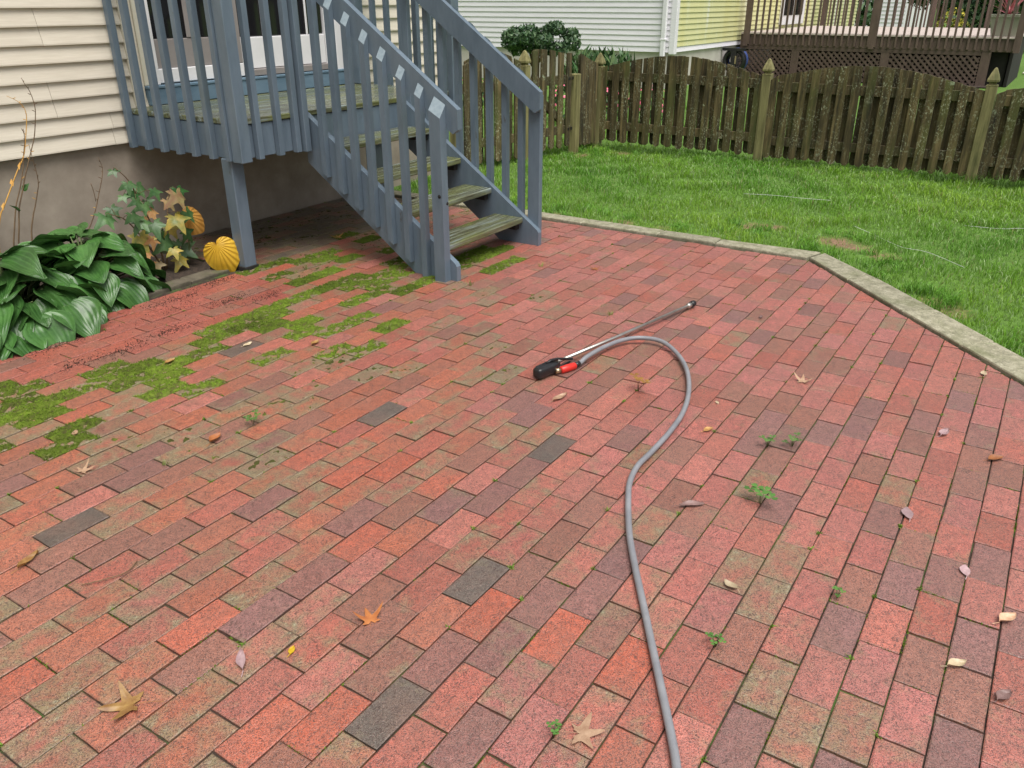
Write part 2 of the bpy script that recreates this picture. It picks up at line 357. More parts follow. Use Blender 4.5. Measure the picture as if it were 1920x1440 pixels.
def blades(P, h, w, lean, col, segs=2, colvar=0.25):
    """grass-like blades: P (n,3) roots, h (n,) heights, w widths, lean amount; returns V,F,col"""
    n_ = len(P); th = rng.uniform(0, 2 * np.pi, n_); th2 = rng.uniform(0, 2 * np.pi, n_); le = rng.uniform(0.1, 1, n_) * lean
    d = np.stack([np.cos(th), np.sin(th), 0 * th], 1); s = np.stack([np.cos(th2), np.sin(th2), 0 * th], 1) * w[:, None]
    mid = P + d * (h * le * 0.35)[:, None]; mid[:, 2] += h * 0.6
    tip = P + d * (h * le)[:, None]; tip[:, 2] += h * (1 - 0.35 * le)
    V = np.stack([P - s, P + s, mid - s * 0.7, mid + s * 0.7, tip], 1).reshape(-1, 3)
    base = (np.arange(n_) * 5)[:, None]
    F = np.concatenate([base + np.array([[0, 1, 3]]), base + np.array([[0, 3, 2]]), base + np.array([[2, 3, 4]])], 0)
    c = col * (1 + rng.uniform(-colvar, colvar, (n_, 1)))
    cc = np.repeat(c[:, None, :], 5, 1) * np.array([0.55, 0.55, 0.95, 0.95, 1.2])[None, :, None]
    cc = np.concatenate([cc.reshape(-1, 3), np.ones((n_ * 5, 1))], 1)
    return V, F, cc

# ------------------------------------------------------------------ ground sheet
K1, K2 = (5.272, 1.152), (3.865, -0.122)                       # inner corner of the kerb, a point on its slanting run
KD = Vector((K2[0] - K1[0], K2[1] - K1[1])).normalized(); KN = Vector((-KD.y, KD.x)) if (-KD.y) > 0 else Vector((KD.y, -KD.x))
if KN.x < 0: KN = -KN
def kerb_side(x, y): return (x - K1[0]) * KN.x + (y - K1[1]) * KN.y      # >0 on the lawn side of the slanting kerb
def on_lawn(x, y, m_=0.17):
    return (x > 5.272 + m_) or (kerb_side(x, y) > m_ and y < 1.3)
BARE = [(6.03, 1.74, 0.14), (6.06, 1.58, 0.10), (5.87, 1.12, 0.17), (5.80, 0.95, 0.13), (5.68, 0.76, 0.13), (4.95, 0.36, 0.12), (4.84, 0.25, 0.10), (5.62, 3.2, 0.10), (5.58, 2.62, 0.13), (5.56, 2.25, 0.10), (5.52, 1.5, 0.08), (8.1, 4.3, 0.18), (8.5, 4.0, 0.2), (4.45, -0.1, 0.07), (5.52, 1.15, 0.08)]
def bareness(x, y):
    v = 0
    for (bx, by, r) in BARE: v = max(v, math.exp(-((x - bx) ** 2 + (y - by) ** 2) / (r * r) * 1.3))
    return v
def hgt(x, y):
    if not on_lawn(x, y, 0.10) and -2 < x < 5.5 and -2.2 < y < 5.2: return -0.14
    h_ = -0.025 + 0.012 * math.sin(x * 2.1 + y * 1.3) + 0.008 * math.sin(x * 5.3 - y * 4.1)
    h_ -= 0.02 * bareness(x, y)
    if x > 9: h_ -= min(0.05, (x - 9) * 0.01)
    return h_
xs = np.concatenate([[-400, -120, -40, -15, -8], np.arange(-4, 10.01, 0.1), [11, 12, 13, 14, 16, 18, 20, 23, 27, 32, 40, 60, 110, 250, 600]])
ys = np.concatenate([[-400, -120, -40, -15, -8], np.arange(-4, 6.01, 0.1), [7, 8, 10, 13, 17, 25, 40, 80, 180, 500]])
V = []; F = []; ba = []
for i, x in enumerate(xs):
    for j, y in enumerate(ys): V.append((x, y, hgt(x, y))); ba.append(bareness(x, y))
ny = len(ys)
for i in range(len(xs) - 1):
    for j in range(ny - 1): F.append((i * ny + j, (i + 1) * ny + j, (i + 1) * ny + j + 1, i * ny + j + 1))
me = mesh_from('ground', V, F, MT['lawn'], True)
at = me.attributes.new('bare', 'FLOAT', 'POINT'); at.data.foreach_set('value', np.array(ba, np.float32))
ground = tag(link('ground', me), 'lawn soil running out to the neighbouring plots', 'ground', kind='structure')

# ------------------------------------------------------------------ patio: bed, bricks
PATIO = [(5.268, 4.92), (5.268, 1.152), (2.40, -1.445), (-1.6, -1.445), (-1.6, 4.05), (3.2, 4.05), (3.2, 4.92)]
Vp = [(x, y, -0.007) for x, y in PATIO] + [(x, y, -0.10) for x, y in PATIO]; kp = len(PATIO)
patio = link('patio', mesh_from('patio', Vp, [list(range(kp))[::-1]] + [[i, (i + 1) % kp, kp + (i + 1) % kp, kp + i] for i in range(kp)], MT['bed']))
if patio.data.polygons[0].normal.z < 0: patio.data.flip_normals()
patio['_w'] = (0, 0, 0); tag(patio, 'red brick patio laid in running bond', 'patio', kind='structure')

def clip(poly, fn):
    out = []
    for i in range(len(poly)):
        a, b_ = poly[i], poly[(i + 1) % len(poly)]; fa, fb = fn(a), fn(b_)
        if fa <= 0: out.append(a)
        if (fa < 0 < fb) or (fb < 0 < fa):
            t = fa / (fa - fb); out.append((a[0] + (b_[0] - a[0]) * t, a[1] + (b_[1] - a[1]) * t))
    return out

def brick_vf(poly, top=0.0, bot=-0.05, bev=0.0026, seg=4, jit=0.0016):
    """poly: footprint (ccw). returns V, F, rim ids: wavy-edged brick with a worn arris"""
    pts = []
    k = len(poly)
    for i in range(k):
        a, b_ = Vector(poly[i]), Vector(poly[(i + 1) % k]); sg = seg if (b_ - a).length > 0.06 else 1
        for j in range(sg): pts.append(a.lerp(b_, j / sg))
    c = sum(pts, Vector((0, 0))) / len(pts); V = []; F = []; m_ = len(pts)
    outer = []; inner = []
    for p in pts:
        d = (c - p)
        q = Vector((p.x + math.copysign(min(abs(d.x), random.uniform(0, jit)), d.x), p.y + math.copysign(min(abs(d.y), random.uniform(0, jit)), d.y)))
        outer.append(q)
        r = bev * random.uniform(0.7, 1.5)
        inner.append(Vector((q.x + math.copysign(min(abs(d.x) * 0.5, r), d.x) if abs(d.x) > 0.02 or k > 4 else q.x, q.y + math.copysign(min(abs(d.y) * 0.5, r), d.y))))
    for q in outer: V.append((q.x, q.y, bot))
    for q in outer: V.append((q.x, q.y, top - bev * random.uniform(0.5, 0.9)))
    for q in inner: V.append((q.x, q.y, top - random.uniform(0, 0.0005)))
    for r_ in (0, 1):
        for j in range(m_): F.append([r_ * m_ + j, r_ * m_ + (j + 1) % m_, (r_ + 1) * m_ + (j + 1) % m_, (r_ + 1) * m_ + j])
    F.append([2 * m_ + j for j in range(m_)])
    return V, F

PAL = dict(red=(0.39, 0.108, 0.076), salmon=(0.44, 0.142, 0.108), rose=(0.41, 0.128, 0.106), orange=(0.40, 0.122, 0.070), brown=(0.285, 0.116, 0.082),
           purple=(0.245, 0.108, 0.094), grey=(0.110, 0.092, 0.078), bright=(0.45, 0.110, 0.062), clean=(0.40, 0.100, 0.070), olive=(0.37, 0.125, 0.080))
MARK = dict(
 grey=[(2.296,1.305),(1.030,0.999),(2.314,2.996),(1.520,1.109),(2.173,2.014),(1.041,2.308)],
 purple=[(1.077,1.509),(1.651,0.794),(2.134,1.330),(2.764,0.707),(3.301,0.395),(3.281,0.192),(1.890,0.185),(2.396,-0.129),(1.626,-0.128),(2.185,0.077),(2.093,-0.203),(3.569,0.098),(2.440,1.473),(1.545,1.644),(2.277,0.481),(1.261,0.957),(1.105,0.769),(3.704,1.309),(3.959,0.407),(4.074,1.160),(3.973,1.788),(3.074,2.862),(1.339,1.511),(2.376,0.195),(2.623,1.585)],
 brown=[(0.873,1.502),(1.167,2.845),(0.925,1.191),(1.360,1.345),(1.123,2.138),(0.980,1.499),(3.148,0.633),(3.097,0.189),(2.699,0.607),(2.541,0.852),(1.977,1.029),(2.068,1.516),(1.160,2.031),(0.834,2.159),(1.894,-0.025),(2.739,0.337)],
 bright=[(1.770,2.014),(0.948,1.628),(1.499,1.505),(1.760,1.823),(0.818,1.215),(0.602,1.815),(1.260,0.447),(1.478,0.603),(0.968,1.096),(1.353,0.746),(1.349,1.037),(1.886,1.662)],
 olive=[(1.167,1.600),(1.094,1.629),(1.904,0.413),(1.596,0.289),(1.559,0.178),(1.524,0.064),(1.993,0.497),(2.120,0.417),(2.186,1.551),(1.986,1.573),(2.178,1.797),(0.702,1.757),(0.752,1.962),(0.566,1.551),(1.176,2.272),(1.515,1.803),(2.410,0.592),(2.637,0.179),(2.329,1.405),(2.053,0.748),(1.622,1.814),(2.415,1.048),(4.429,0.463),(3.639,1.148),(3.009,1.540)])
MOSS = [(3.52,2.98),(3.60,2.88),(3.45,3.18),(3.35,3.25),(3.58,3.28),(3.50,3.38),(3.25,3.72),(3.45,3.82),(3.62,3.62),(3.85,3.05),(4.10,3.08),(4.30,2.88),(1.531,3.570),(1.439,3.239),(1.592,3.230),(1.794,3.318),(1.893,3.271),(1.838,3.094),(1.940,3.144),(1.826,2.915),(1.952,2.817),(2.055,3.130),(2.148,3.100),(1.429,2.959),(1.300,2.814),(1.361,3.273),(1.216,3.019),(1.518,3.299),(2.376,3.370),(2.564,3.356),(2.750,3.365),(2.892,3.335),(2.424,3.189),(2.590,3.147),(2.409,2.872),(2.743,3.078),(3.748,3.817),(3.439,3.563),(3.308,3.513),(3.184,3.536),(3.207,3.302),(3.038,3.322),(3.380,3.068),(3.581,3.089),(3.404,2.891),(3.140,2.998),(2.928,2.806),(2.937,2.609),(2.714,2.778),(2.658,2.905),(2.632,2.636),(3.807,3.325),(3.654,2.957),(4.067,2.921),(4.064,2.757),(2.496,2.630),(2.731,2.558),(1.973,3.040),(1.352,3.160),(1.446,3.411),(1.684,3.185),(1.821,3.222),(2.895,3.297),(2.669,3.194),(2.583,3.256),(2.371,3.244),(1.917,3.075),(3.420,3.357),(4.212,2.960),(4.205,2.750),(4.043,3.816),(3.971,3.564),(3.769,3.215),(4.120,4.086),(3.30,3.90),(3.42,3.95),(3.55,3.75),(4.35,3.05),(4.50,2.98)]
FILM = [(2.475,2.313),(2.510,2.207),(2.814,1.842),(2.595,1.920),(2.928,2.006),(1.856,2.548),(1.731,2.491),(1.619,2.664),(1.593,2.470),(1.507,2.604),(1.525,2.729),(1.679,2.337),(1.652,2.161),(2.094,2.405),(2.088,2.277),(3.176,2.407),(3.453,2.432),(3.671,2.510),(3.685,2.234),(3.611,2.691),(2.308,2.627),(2.399,2.486),(1.851,2.386)]
PH = {0:.098,1:.16,2:.059,3:.175,4:.083,5:.183,6:.067,7:.152,8:.045,9:.147,10:.04,11:.116,12:.02,13:.119,14:.195,15:.08,16:.181,17:.067,18:.172,19:.065,20:.169,21:.069,22:.151,23:.057,24:.143,25:.045,26:.147,27:.035,28:.135,29:.035,30:.128,31:.028}
PITCH, ROW, Y0, GAP = 0.199, 0.1016, -0.169, 0.0020
def phase(r):
    if r in PH: return PH[r]
    return (0.10 if r % 2 == 0 else 0.0) + 0.012 * math.sin(r * 2.3) + 0.02
REDZ = [(3.09, 4.05), (3.11, 3.60), (2.93, 3.41), (1.58, 3.39), (0.9, 3.39), (0.9, 4.05)]
def in_poly(x, y, poly):
    c = False; j = len(poly) - 1
    for i in range(len(poly)):
        if (poly[i][1] > y) != (poly[j][1] > y) and x < (poly[j][0] - poly[i][0]) * (y - poly[i][1]) / (poly[j][1] - poly[i][1]) + poly[i][0]: c = not c
        j = i
    return c
hd = Vector((math.cos(R(32.8)), math.sin(R(32.8)))); rt = Vector((hd.y, -hd.x))
bricks = []
for r in range(-12, 51):
    y0 = Y0 + ROW * r; y1 = y0 + ROW
    if y0 > 4.9: break
    xmin = 3.2 if y1 > 4.06 else -0.9
    k = math.floor((xmin - 2.4) / PITCH) - 1
    while True:
        xa = 2.4 + phase(r) + PITCH * k; xb = xa + PITCH; k += 1
        if xa > 5.27: break
        if xb < xmin: continue
        xa = max(xa, xmin); j1, j2 = random.uniform(0, 0.0014), random.uniform(0, 0.0014)
        poly = [(xa + GAP / 2 + j1, y0 + GAP / 2 + random.uniform(0, 0.0012)), (xb - GAP / 2 - j2, y0 + GAP / 2 + random.uniform(0, 0.0012)), (xb - GAP / 2 - j2, y1 - GAP / 2), (xa + GAP / 2 + j1, y1 - GAP / 2)]
        full = True
        if xb > 5.262 or kerb_side(xb, y0) > -0.008 or kerb_side(xb, y1) > -0.008 or xa < xmin + 0.001:
            full = False
            poly = clip(poly, lambda p: p[0] - 5.262)
            if poly: poly = clip(poly, lambda p: kerb_side(p[0], p[1]) + 0.008)
            if len(poly) < 3 or (max(p[0] for p in poly) - min(p[0] for p in poly)) < 0.012: continue
        if y1 > 4.05 and y0 < 4.05 and xa < 3.2: 
            poly = clip(poly, lambda p: p[1] - 4.045); full = False
            if len(poly) < 3: continue
        bricks.append(dict(r=r, x0=xa, x1=xb, y0=y0, y1=y1, poly=poly, full=full))
# colour
for bk in bricks:
    cx, cy = (bk['x0'] + bk['x1']) / 2, (bk['y0'] + bk['y1']) / 2
    side = (hd.y * cx - hd.x * cy)             # metres to the right of the view axis
    t = min(1, max(0, (cx * rt.x + cy * rt.y) / 2.4 + 0.55))       # 0 at the left (orange film), 1 at the right (rose)
    q = random.random()
    if t > 0.5: nm = 'rose' if q < .34 else 'salmon' if q < .62 else 'red' if q < .78 else 'purple' if q < .85 else 'brown'
    else: nm = 'orange' if q < .36 else 'red' if q < .62 else 'salmon' if q < .74 else 'brown' if q < .90 else 'purple' if q < .94 else 'bright'
    al = random.choice((0.0, 0.1, 0.2, 0.3, 0.45)) * (1.6 - 1.0 * t)
    bk['mark'] = None
    if in_poly(cx, cy, REDZ): nm = 'clean' if random.random() < .8 else 'brown'; al = 0.0; bk['mark'] = 'clean'
    ins = lambda p: bk['x0'] <= p[0] < bk['x1'] and bk['y0'] <= p[1] < bk['y1']
    for kk, L in MARK.items():
        if any(ins(p) for p in L): nm = kk; al = 0.62 if kk == 'olive' else 0.05
    if any(ins(p) for p in FILM): al = 0.75; bk['mark'] = 'film'
    if any(ins(p) for p in MOSS): al = 0.95; bk['mark'] = 'moss'
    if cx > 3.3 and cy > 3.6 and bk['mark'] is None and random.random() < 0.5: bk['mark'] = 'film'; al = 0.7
    if cx > 3.22 and cy > 3.98:            # soil and damp dirt, with porch shade also put into the dark colour
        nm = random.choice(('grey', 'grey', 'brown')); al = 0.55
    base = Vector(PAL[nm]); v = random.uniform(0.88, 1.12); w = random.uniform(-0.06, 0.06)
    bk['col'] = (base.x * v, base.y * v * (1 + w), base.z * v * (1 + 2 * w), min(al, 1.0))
    d2 = max(cx * hd.x + cy * hd.y, 0.05); lat = cx * rt.x + cy * rt.y
    bk['size'] = 0 if (abs(lat) > 0.66 * d2 * 1.07 + 0.15 or d2 < 0.6) else 1 / d2
    bk['dz'] = random.gauss(0, 0.0011); bk['tx'] = random.gauss(0, 0.005); bk['ty'] = random.gauss(0, 0.008)
order = sorted(bricks, key=lambda b_: -b_['size'])
near = set(id(b_) for b_ in order[:300] if b_['full'])
# clipped pieces of the near field stay parts too
variants = []
for i in range(8):
    Vv, Fv = brick_vf([(-0.0982, -0.0497), (0.0982, -0.0497), (0.0982, 0.0497), (-0.0982, 0.0497)])
    variants.append(mesh_from('brick', Vv, Fv, MT['brick_obj'], uvs=[((v[0] + 0.0982) / 0.1964, (v[1] + 0.0497) / 0.0994) for v in Vv]))
FV, FF, FC, FU = [], [], [], []
for i, bk in enumerate(bricks):
    cx, cy = (bk['x0'] + bk['x1']) / 2, (bk['y0'] + bk['y1']) / 2
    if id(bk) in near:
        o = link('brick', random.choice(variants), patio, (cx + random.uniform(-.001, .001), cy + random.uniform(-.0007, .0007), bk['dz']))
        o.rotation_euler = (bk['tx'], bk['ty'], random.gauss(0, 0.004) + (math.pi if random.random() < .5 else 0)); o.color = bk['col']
    else:
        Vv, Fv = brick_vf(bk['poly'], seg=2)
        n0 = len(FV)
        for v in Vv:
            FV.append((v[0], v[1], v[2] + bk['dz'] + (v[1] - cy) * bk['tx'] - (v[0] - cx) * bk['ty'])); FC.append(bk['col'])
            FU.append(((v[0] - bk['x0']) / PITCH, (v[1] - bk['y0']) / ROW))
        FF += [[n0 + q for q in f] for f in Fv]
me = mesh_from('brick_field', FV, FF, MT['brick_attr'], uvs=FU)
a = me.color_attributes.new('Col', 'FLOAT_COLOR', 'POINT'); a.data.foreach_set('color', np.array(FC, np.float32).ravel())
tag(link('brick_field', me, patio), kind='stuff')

# moss mats and tufts on the mossy bricks, moss lines in joints
MV, MF, MC = [], [], []
def addm(V_, F_, c_):
    n0 = sum(len(v) for v in MV); MV.append(np.asarray(V_)); MF.append(np.asarray(F_) + n0); MC.append(np.asarray(c_))
for bk in bricks:
    if bk['mark'] not in ('moss', 'film'): continue
    full = bk['mark'] == 'moss'
    nx, nyy = 16, 9
    gx = np.linspace(bk['x0'] - .002, bk['x1'] + .002, nx); gy = np.linspace(bk['y0'] - .002, bk['y1'] + .002, nyy)
    X, Y = np.meshgrid(gx, gy, indexing='ij'); ph = rng.uniform(0, 6, 4)
    nz = np.sin(X * 70 + ph[0]) * np.sin(Y * 85 + ph[1]) + 0.7 * np.sin(X * 38 + Y * 50 + ph[2]) + rng.normal(0, 0.45, X.shape)
    cov = nz * 0.55 + (rng.choice([.3, .6, .9]) if full else -0.7)
    Z = np.clip(cov, -0.8, 1.2) * 0.006 + rng.normal(0, 0.0012, X.shape)
    edge = np.minimum.reduce([X - gx[0], gx[-1] - X, Y - gy[0], gy[-1] - Y]); Z = Z - 0.006 * np.exp(-edge / 0.006)
    n_ = nx * nyy; Vm = np.stack([X.ravel(), Y.ravel(), Z.ravel()], 1)
    q = np.arange(n_).reshape(nx, nyy); A, B, C_, D = q[:-1, :-1].ravel(), q[1:, :-1].ravel(), q[1:, 1:].ravel(), q[:-1, 1:].ravel()
    lum = rng.uniform(0.6, 1.25)
    gm = np.clip(cov.ravel() * .8 + rng.normal(0, .35, n_), 0, 1)[:, None]
    col = (np.array([0.075, 0.066, 0.024]) * (1 - gm) + np.array([0.135, 0.190, 0.022]) * gm) * lum * rng.uniform(0.75, 1.25, (n_, 1))
    addm(Vm, np.concatenate([np.stack([A, B, C_], 1), np.stack([A, C_, D], 1)]), np.concatenate([col, np.ones((n_, 1))], 1))
    m_ = 900 if full else 160
    ix = rng.integers(0, n_, m_ * 2); ix = ix[(cov.ravel()[ix] > 0.15)][:m_]
    if len(ix):
        Pm = Vm[ix] + np.stack([rng.uniform(-.006, .006, len(ix)), rng.uniform(-.006, .006, len(ix)), np.zeros(len(ix)) - .001], 1)
        v, f, c = blades(Pm, rng.uniform(.004, .011, len(ix)), rng.uniform(.0007, .0015, len(ix)), 1.2, np.array([[0.19, 0.31, 0.028]]) * lum * np.ones((len(ix), 1)))
        addm(v, f, c)
# joints
for bk in bricks:
    d2 = bk['x0'] * hd.x + bk['y0'] * hd.y
    if bk['size'] <= 0: continue
    pr = 0.16 if d2 < 3 else 0.22
    side = (bk['x0'] * rt.x + bk['y0'] * rt.y)
    if 1.2 < d2 < 2.6 and side > 0.5: pr = 0.42
    for along in (0, 1):
        if random.random() > pr: continue
        m_ = random.randint(14, 60); L = random.uniform(0.25, 1.0)
        s0 = random.uniform(0, 1 - L)
        t = s0 + L * rng.beta(0.8, 0.8, m_)
        if along == 0: Pm = np.stack([bk['x0'] + t * PITCH, bk['y0'] + rng.normal(0, .0018, m_), np.full(m_, -.010)], 1)
        else: Pm = np.stack([bk['x0'] + rng.normal(0, .0018, m_), bk['y0'] + t * ROW, np.full(m_, -.010)], 1)
        v, f, c = blades(Pm, rng.uniform(.008, .014, m_), rng.uniform(.0012, .0028, m_), 0.7, np.array([[0.13, 0.20, 0.025]]) * np.ones((m_, 1)), colvar=.4)
        addm(v, f, c)
# little rosettes at joint crossings
for bk in bricks:
    if bk['size'] <= 0 or random.random() > (0.16 if bk['x0'] * hd.x + bk['y0'] * hd.y > 1.2 else 0.3): continue
    m_ = random.randint(8, 22); px, py = bk['x0'], bk['y0'] + random.choice((0, ROW))
    Pm = np.stack([px + rng.normal(0, .004, m_), py + rng.normal(0, .003, m_), np.full(m_, -.006)], 1)
    v, f, c = blades(Pm, rng.uniform(.007, .016, m_), rng.uniform(.002, .0038, m_), 1.3, np.array([[0.15, 0.25, 0.04]]) * np.ones((m_, 1)), colvar=.4)
    addm(v, f, c)
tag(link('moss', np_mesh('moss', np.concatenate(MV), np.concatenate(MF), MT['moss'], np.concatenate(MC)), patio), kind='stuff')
# dirt crumbs on the freshly washed strip
DV, DF = [], []
for i in range(2600):
    x = random.uniform(1.0, 3.1); y = random.choice((random.gauss(3.5, .05), random.gauss(3.75, .12), random.gauss(3.95, .06)))
    if i > 250: 
        cx0, cy0 = [(2.95, 3.95), (2.75, 3.62), (2.95, 3.5), (2.3, 3.5), (2.05, 3.46), (1.75, 3.5), (2.5, 3.75), (1.9, 3.8), (2.6, 3.9)][i % 9]; x = random.gauss(cx0, .09); y = random.gauss(cy0, .03)
    if not in_poly(x, y, REDZ): continue
    s = random.uniform(.0012, .0048); k0 = len(DV)
    DV += [(x - s, y, .0), (x + s, y + s * .4, .0), (x, y + s, .0), (x + random.uniform(-s, s) * .5, y + s * .4, s * 1.1)]
    DF += [(k0, k0 + 1, k0 + 3), (k0 + 1, k0 + 2, k0 + 3), (k0 + 2, k0, k0 + 3)]
tag(link('dirt_crumbs', mesh_from('dirt_crumbs', DV, DF, MT['soil']), patio), kind='stuff')

# ------------------------------------------------------------------ kerbs
kerb = link('kerb', mesh_from('kerb', [(5.28, 1.2, -.1), (5.42, 1.2, -.1), (5.42, 4.6, -.1), (5.28, 4.6, -.1)], [(0, 1, 2, 3)], MT['bed'])); kerb['_w'] = (0, 0, 0)
tag(kerb, 'pale concrete kerb edging the patio along the lawn', 'kerb', kind='structure')
def slab(name, quad, z0, z1, mat, parent, c=0.006):
    ctr = sum((Vector(q) for q in quad), Vector((0, 0))) / 4; V_ = []
    for q in quad: V_.append((*q, z0))
    for q in quad: V_.append((*q, z1 - c))
    for q in quad:
        d = (ctr - Vector(q)).normalized() * c * 1.4; V_.append((q[0] + d.x, q[1] + d.y, z1 + random.uniform(-.002, .002)))
    F_ = []
    for r_ in (0, 4):
        for i in range(4): F_.append([r_ + i, r_ + (i + 1) % 4, r_ + 4 + (i + 1) % 4, r_ + 4 + i])
    F_.append([8, 9, 10, 11]); F_.append([0, 1, 2, 3])
    return link(name, mesh_from(name, V_, hull_fix(V_, F_), MT[mat]), parent)
A0 = Vector((5.277, 4.88)); A1 = Vector(K1) + Vector((.005, 0)); W = 0.185
out1 = Vector((A1.x + W, A1.y - 0.06))
e = 4.90
while e > 1.25:
    e2 = max(e - random.choice((.42, .5, .6)), 1.22)
    if e2 < 1.4: e2 = 1.17
    slab('kerb_block', [(A1.x, e - .002), (A1.x, e2 + .002), (A1.x + .135 + (.03 if e2 < 1.3 else 0), e2 + .002 - (.05 if e2 < 1.3 else 0)), (A1.x + .135, e - .002)], -.1, .016 + random.uniform(-.004, .004), 'concrete', kerb); e = e2
s = 0.0
while s < 3.6:
    s2 = s + random.choice((.38, .46, .55)); a = A1 + KD * (s + .002); b_ = A1 + KD * (s2 - .002)
    oa = a + KN * W; ob = b_ + KN * W
    if s == 0: oa = Vector((A1.x + .166, 1.10))
    slab('kerb_block', [tuple(a), tuple(b_), tuple(ob), tuple(oa)], -.1, .016 + random.uniform(-.004, .004), 'concrete', kerb); s = s2
MT['bedkerb'] = surf('damp bed kerb', [(0.3, (0.06, 0.05, 0.035)), (0.7, (0.14, 0.12, 0.085))], scale=14, rough=0.8,
                     spots=[(6, 0.5, 0.62, (0.06, 0.085, 0.02), 0.6, (1, 1, 1))])
bedkerb = link('bed_kerb', mesh_from('bed_kerb', [(-1.5, 4.06, -.1), (3.17, 4.06, -.1), (3.17, 4.17, -.1), (-1.5, 4.17, -.1)], [(0, 1, 2, 3)], MT['bed'])); bedkerb['_w'] = (0, 0, 0)
tag(bedkerb, 'damp green stained kerb between the planting bed and the patio', 'kerb', kind='structure')
x = -1.5
while x < 3.16:
    x2 = min(x + .62, 3.17); slab('kerb_block', [(x + .003, 4.055), (x2 - .003, 4.055), (x2 - .003, 4.165), (x + .003, 4.165)], -.1, .012, 'bedkerb', bedkerb); x = x2
# soil of the bed
sx = np.linspace(-1.5, 3.19, 70); sy = np.linspace(4.16, 4.935, 14); V = []; F = []
for x in sx:
    for y in sy: V.append((x, y, -.012 + random.gauss(0, .007)))
for i in range(69):
    for j in range(13): F.append((i * 14 + j, (i + 1) * 14 + j, (i + 1) * 14 + j + 1, i * 14 + j + 1))
tag(link('soil_bed', mesh_from('soil_bed', V, F, MT['soil'], True)), 'dark soil of the planting bed', 'soil', kind='structure')

# ------------------------------------------------------------------ own house
YW = 4.93; SZ0, SC = 0.684, 0.0968; HX0, HX1 = -5.5, 6.42
house = thing('house', (0, 6, 0), 'cream clapboard house with glazed double door behind the blue porch', 'house')
box('foundation', HX0, HX1 - .02, YW + .02, 12, -.3, SZ0 + .03, 'foundation', house, .004)
box('wall_core', HX0 + .02, HX1 - .03, YW + .04, 11.98, SZ0 + .035, 5.6, 'trim', house, .004)
JOINT = {0: 3.08, 1: 3.085, 2: 2.75, 3: 2.74, 4: 1.2, 5: 1.21, 6: 2.76, 7: 2.75}
def board(x0, x1, z0, parent, mat, y=YW, h=SC, nm='siding_board', flip=False):
    if x1 - x0 < .02: return
    prism(nm, [(y - .017, z0), (y - .017, z0 + .008), (y + .002, z0 + h + .004), (y + .03, z0 + h + .004), (y + .03, z0 + .006), (y - .001, z0 + .002)], 0, x0, x1, mat, parent)
for k in range(50):
    z0 = SZ0 + SC * k
    segs = [(HX0, HX1)]
    if z0 + SC > 1.02 and z0 < 3.05: segs = [(HX0, 3.262), (5.165, HX1)]
    for (xa, xb) in segs:
        jn = JOINT.get(k, -2 + (k * 1.37) % 4.5)
        if xa < jn < xb: board(xa, jn - .0012, z0, house, 'siding'); board(jn + .0012, xb, z0 + (.0012 if k % 2 else -.0012), house, 'siding')
        else: board(xa, xb, z0, house, 'siding')
box('corner_trim', HX1 - .001, HX1 + .03, YW - .02, YW + .08, SZ0 - .01, 5.55, 'trim', house)
box('channel_trim', 3.262, 3.315, YW - .022, YW + .02, .89, 3.1, 'trim', house)
box('channel_trim', 3.318, 3.352, YW - .012, YW + .02, .89, 3.1, 'siding', house)
prism('roof', [(4.4, 5.55), (8.5, 8.2), (12.6, 5.55)], 0, HX0 - .4, HX1 + .4, 'darkvoid', house)
# door set
door = link('door', box_vf and mesh_from('door', *box_vf(3.352, 5.16, YW + .035, YW + .075, .995, 3.05), MT['white']), house)
door['_w'] = house['_w']
def dpart(nm, x0, x1, y0, y1, z0, z1, mat):
    o = box(nm, x0, x1, y0, y1, z0, z1, mat, None, .004); o.parent = door; o.location = (0, 0, 0); o.matrix_parent_inverse = Matrix(); return o
dpart('frame', 3.354, 3.398, YW - .02, YW + .034, 1.005, 3.03, 'trim'); dpart('frame', 3.400, 3.462, YW - .030, YW + .034, 1.005, 3.03, 'white')
dpart('frame', 4.985, 5.065, YW - .006, YW + .034, 1.005, 3.03, 'white'); dpart('frame', 5.068, 5.158, YW - .032, YW + .034, 1.0, 3.03, 'white')
dpart('bottom_rail', 3.465, 4.06, YW - .010, YW + .034, 1.012, 1.098, 'white'); dpart('kick_panel', 3.465, 4.06, YW + .006, YW + .034, 1.100, 1.272, 'doorgrey')
dpart('pane', 3.465, 4.06, YW + .012, YW + .034, 1.275, 2.95, 'glass'); dpart('mullion', 3.735, 3.775, YW + .002, YW + .011, 1.275, 2.95, 'doorgrey')
dpart('meeting_stile', 4.065, 4.16, YW - .010, YW + .034, 1.1, 3.0, 'doorgrey'); dpart('bottom_rail', 4.062, 4.162, YW - .010, YW + .034, 1.012, 1.098, 'white')
dpart('bottom_rail', 4.165, 4.98, YW - .002, YW + .034, 1.055, 1.262, 'white'); dpart('sill', 4.165, 5.06, YW - .03, YW + .034, 1.008, 1.052, 'doorgrey')
dpart('pane', 4.165, 4.98, YW + .014, YW + .034, 1.265, 2.95, 'glass')
for xm in (4.375, 4.60, 4.80): dpart('mullion', xm, xm + .018, YW + .002, YW + .013, 1.265, 2.95, 'white')
dpart('threshold', 3.352, 5.17, YW - .045, YW + .03, .985, 1.004, 'blueledger')
ledger = box('ledger_board', 3.356, 5.17, YW - .04, YW - .002, .888, .984, 'blueledger', house)
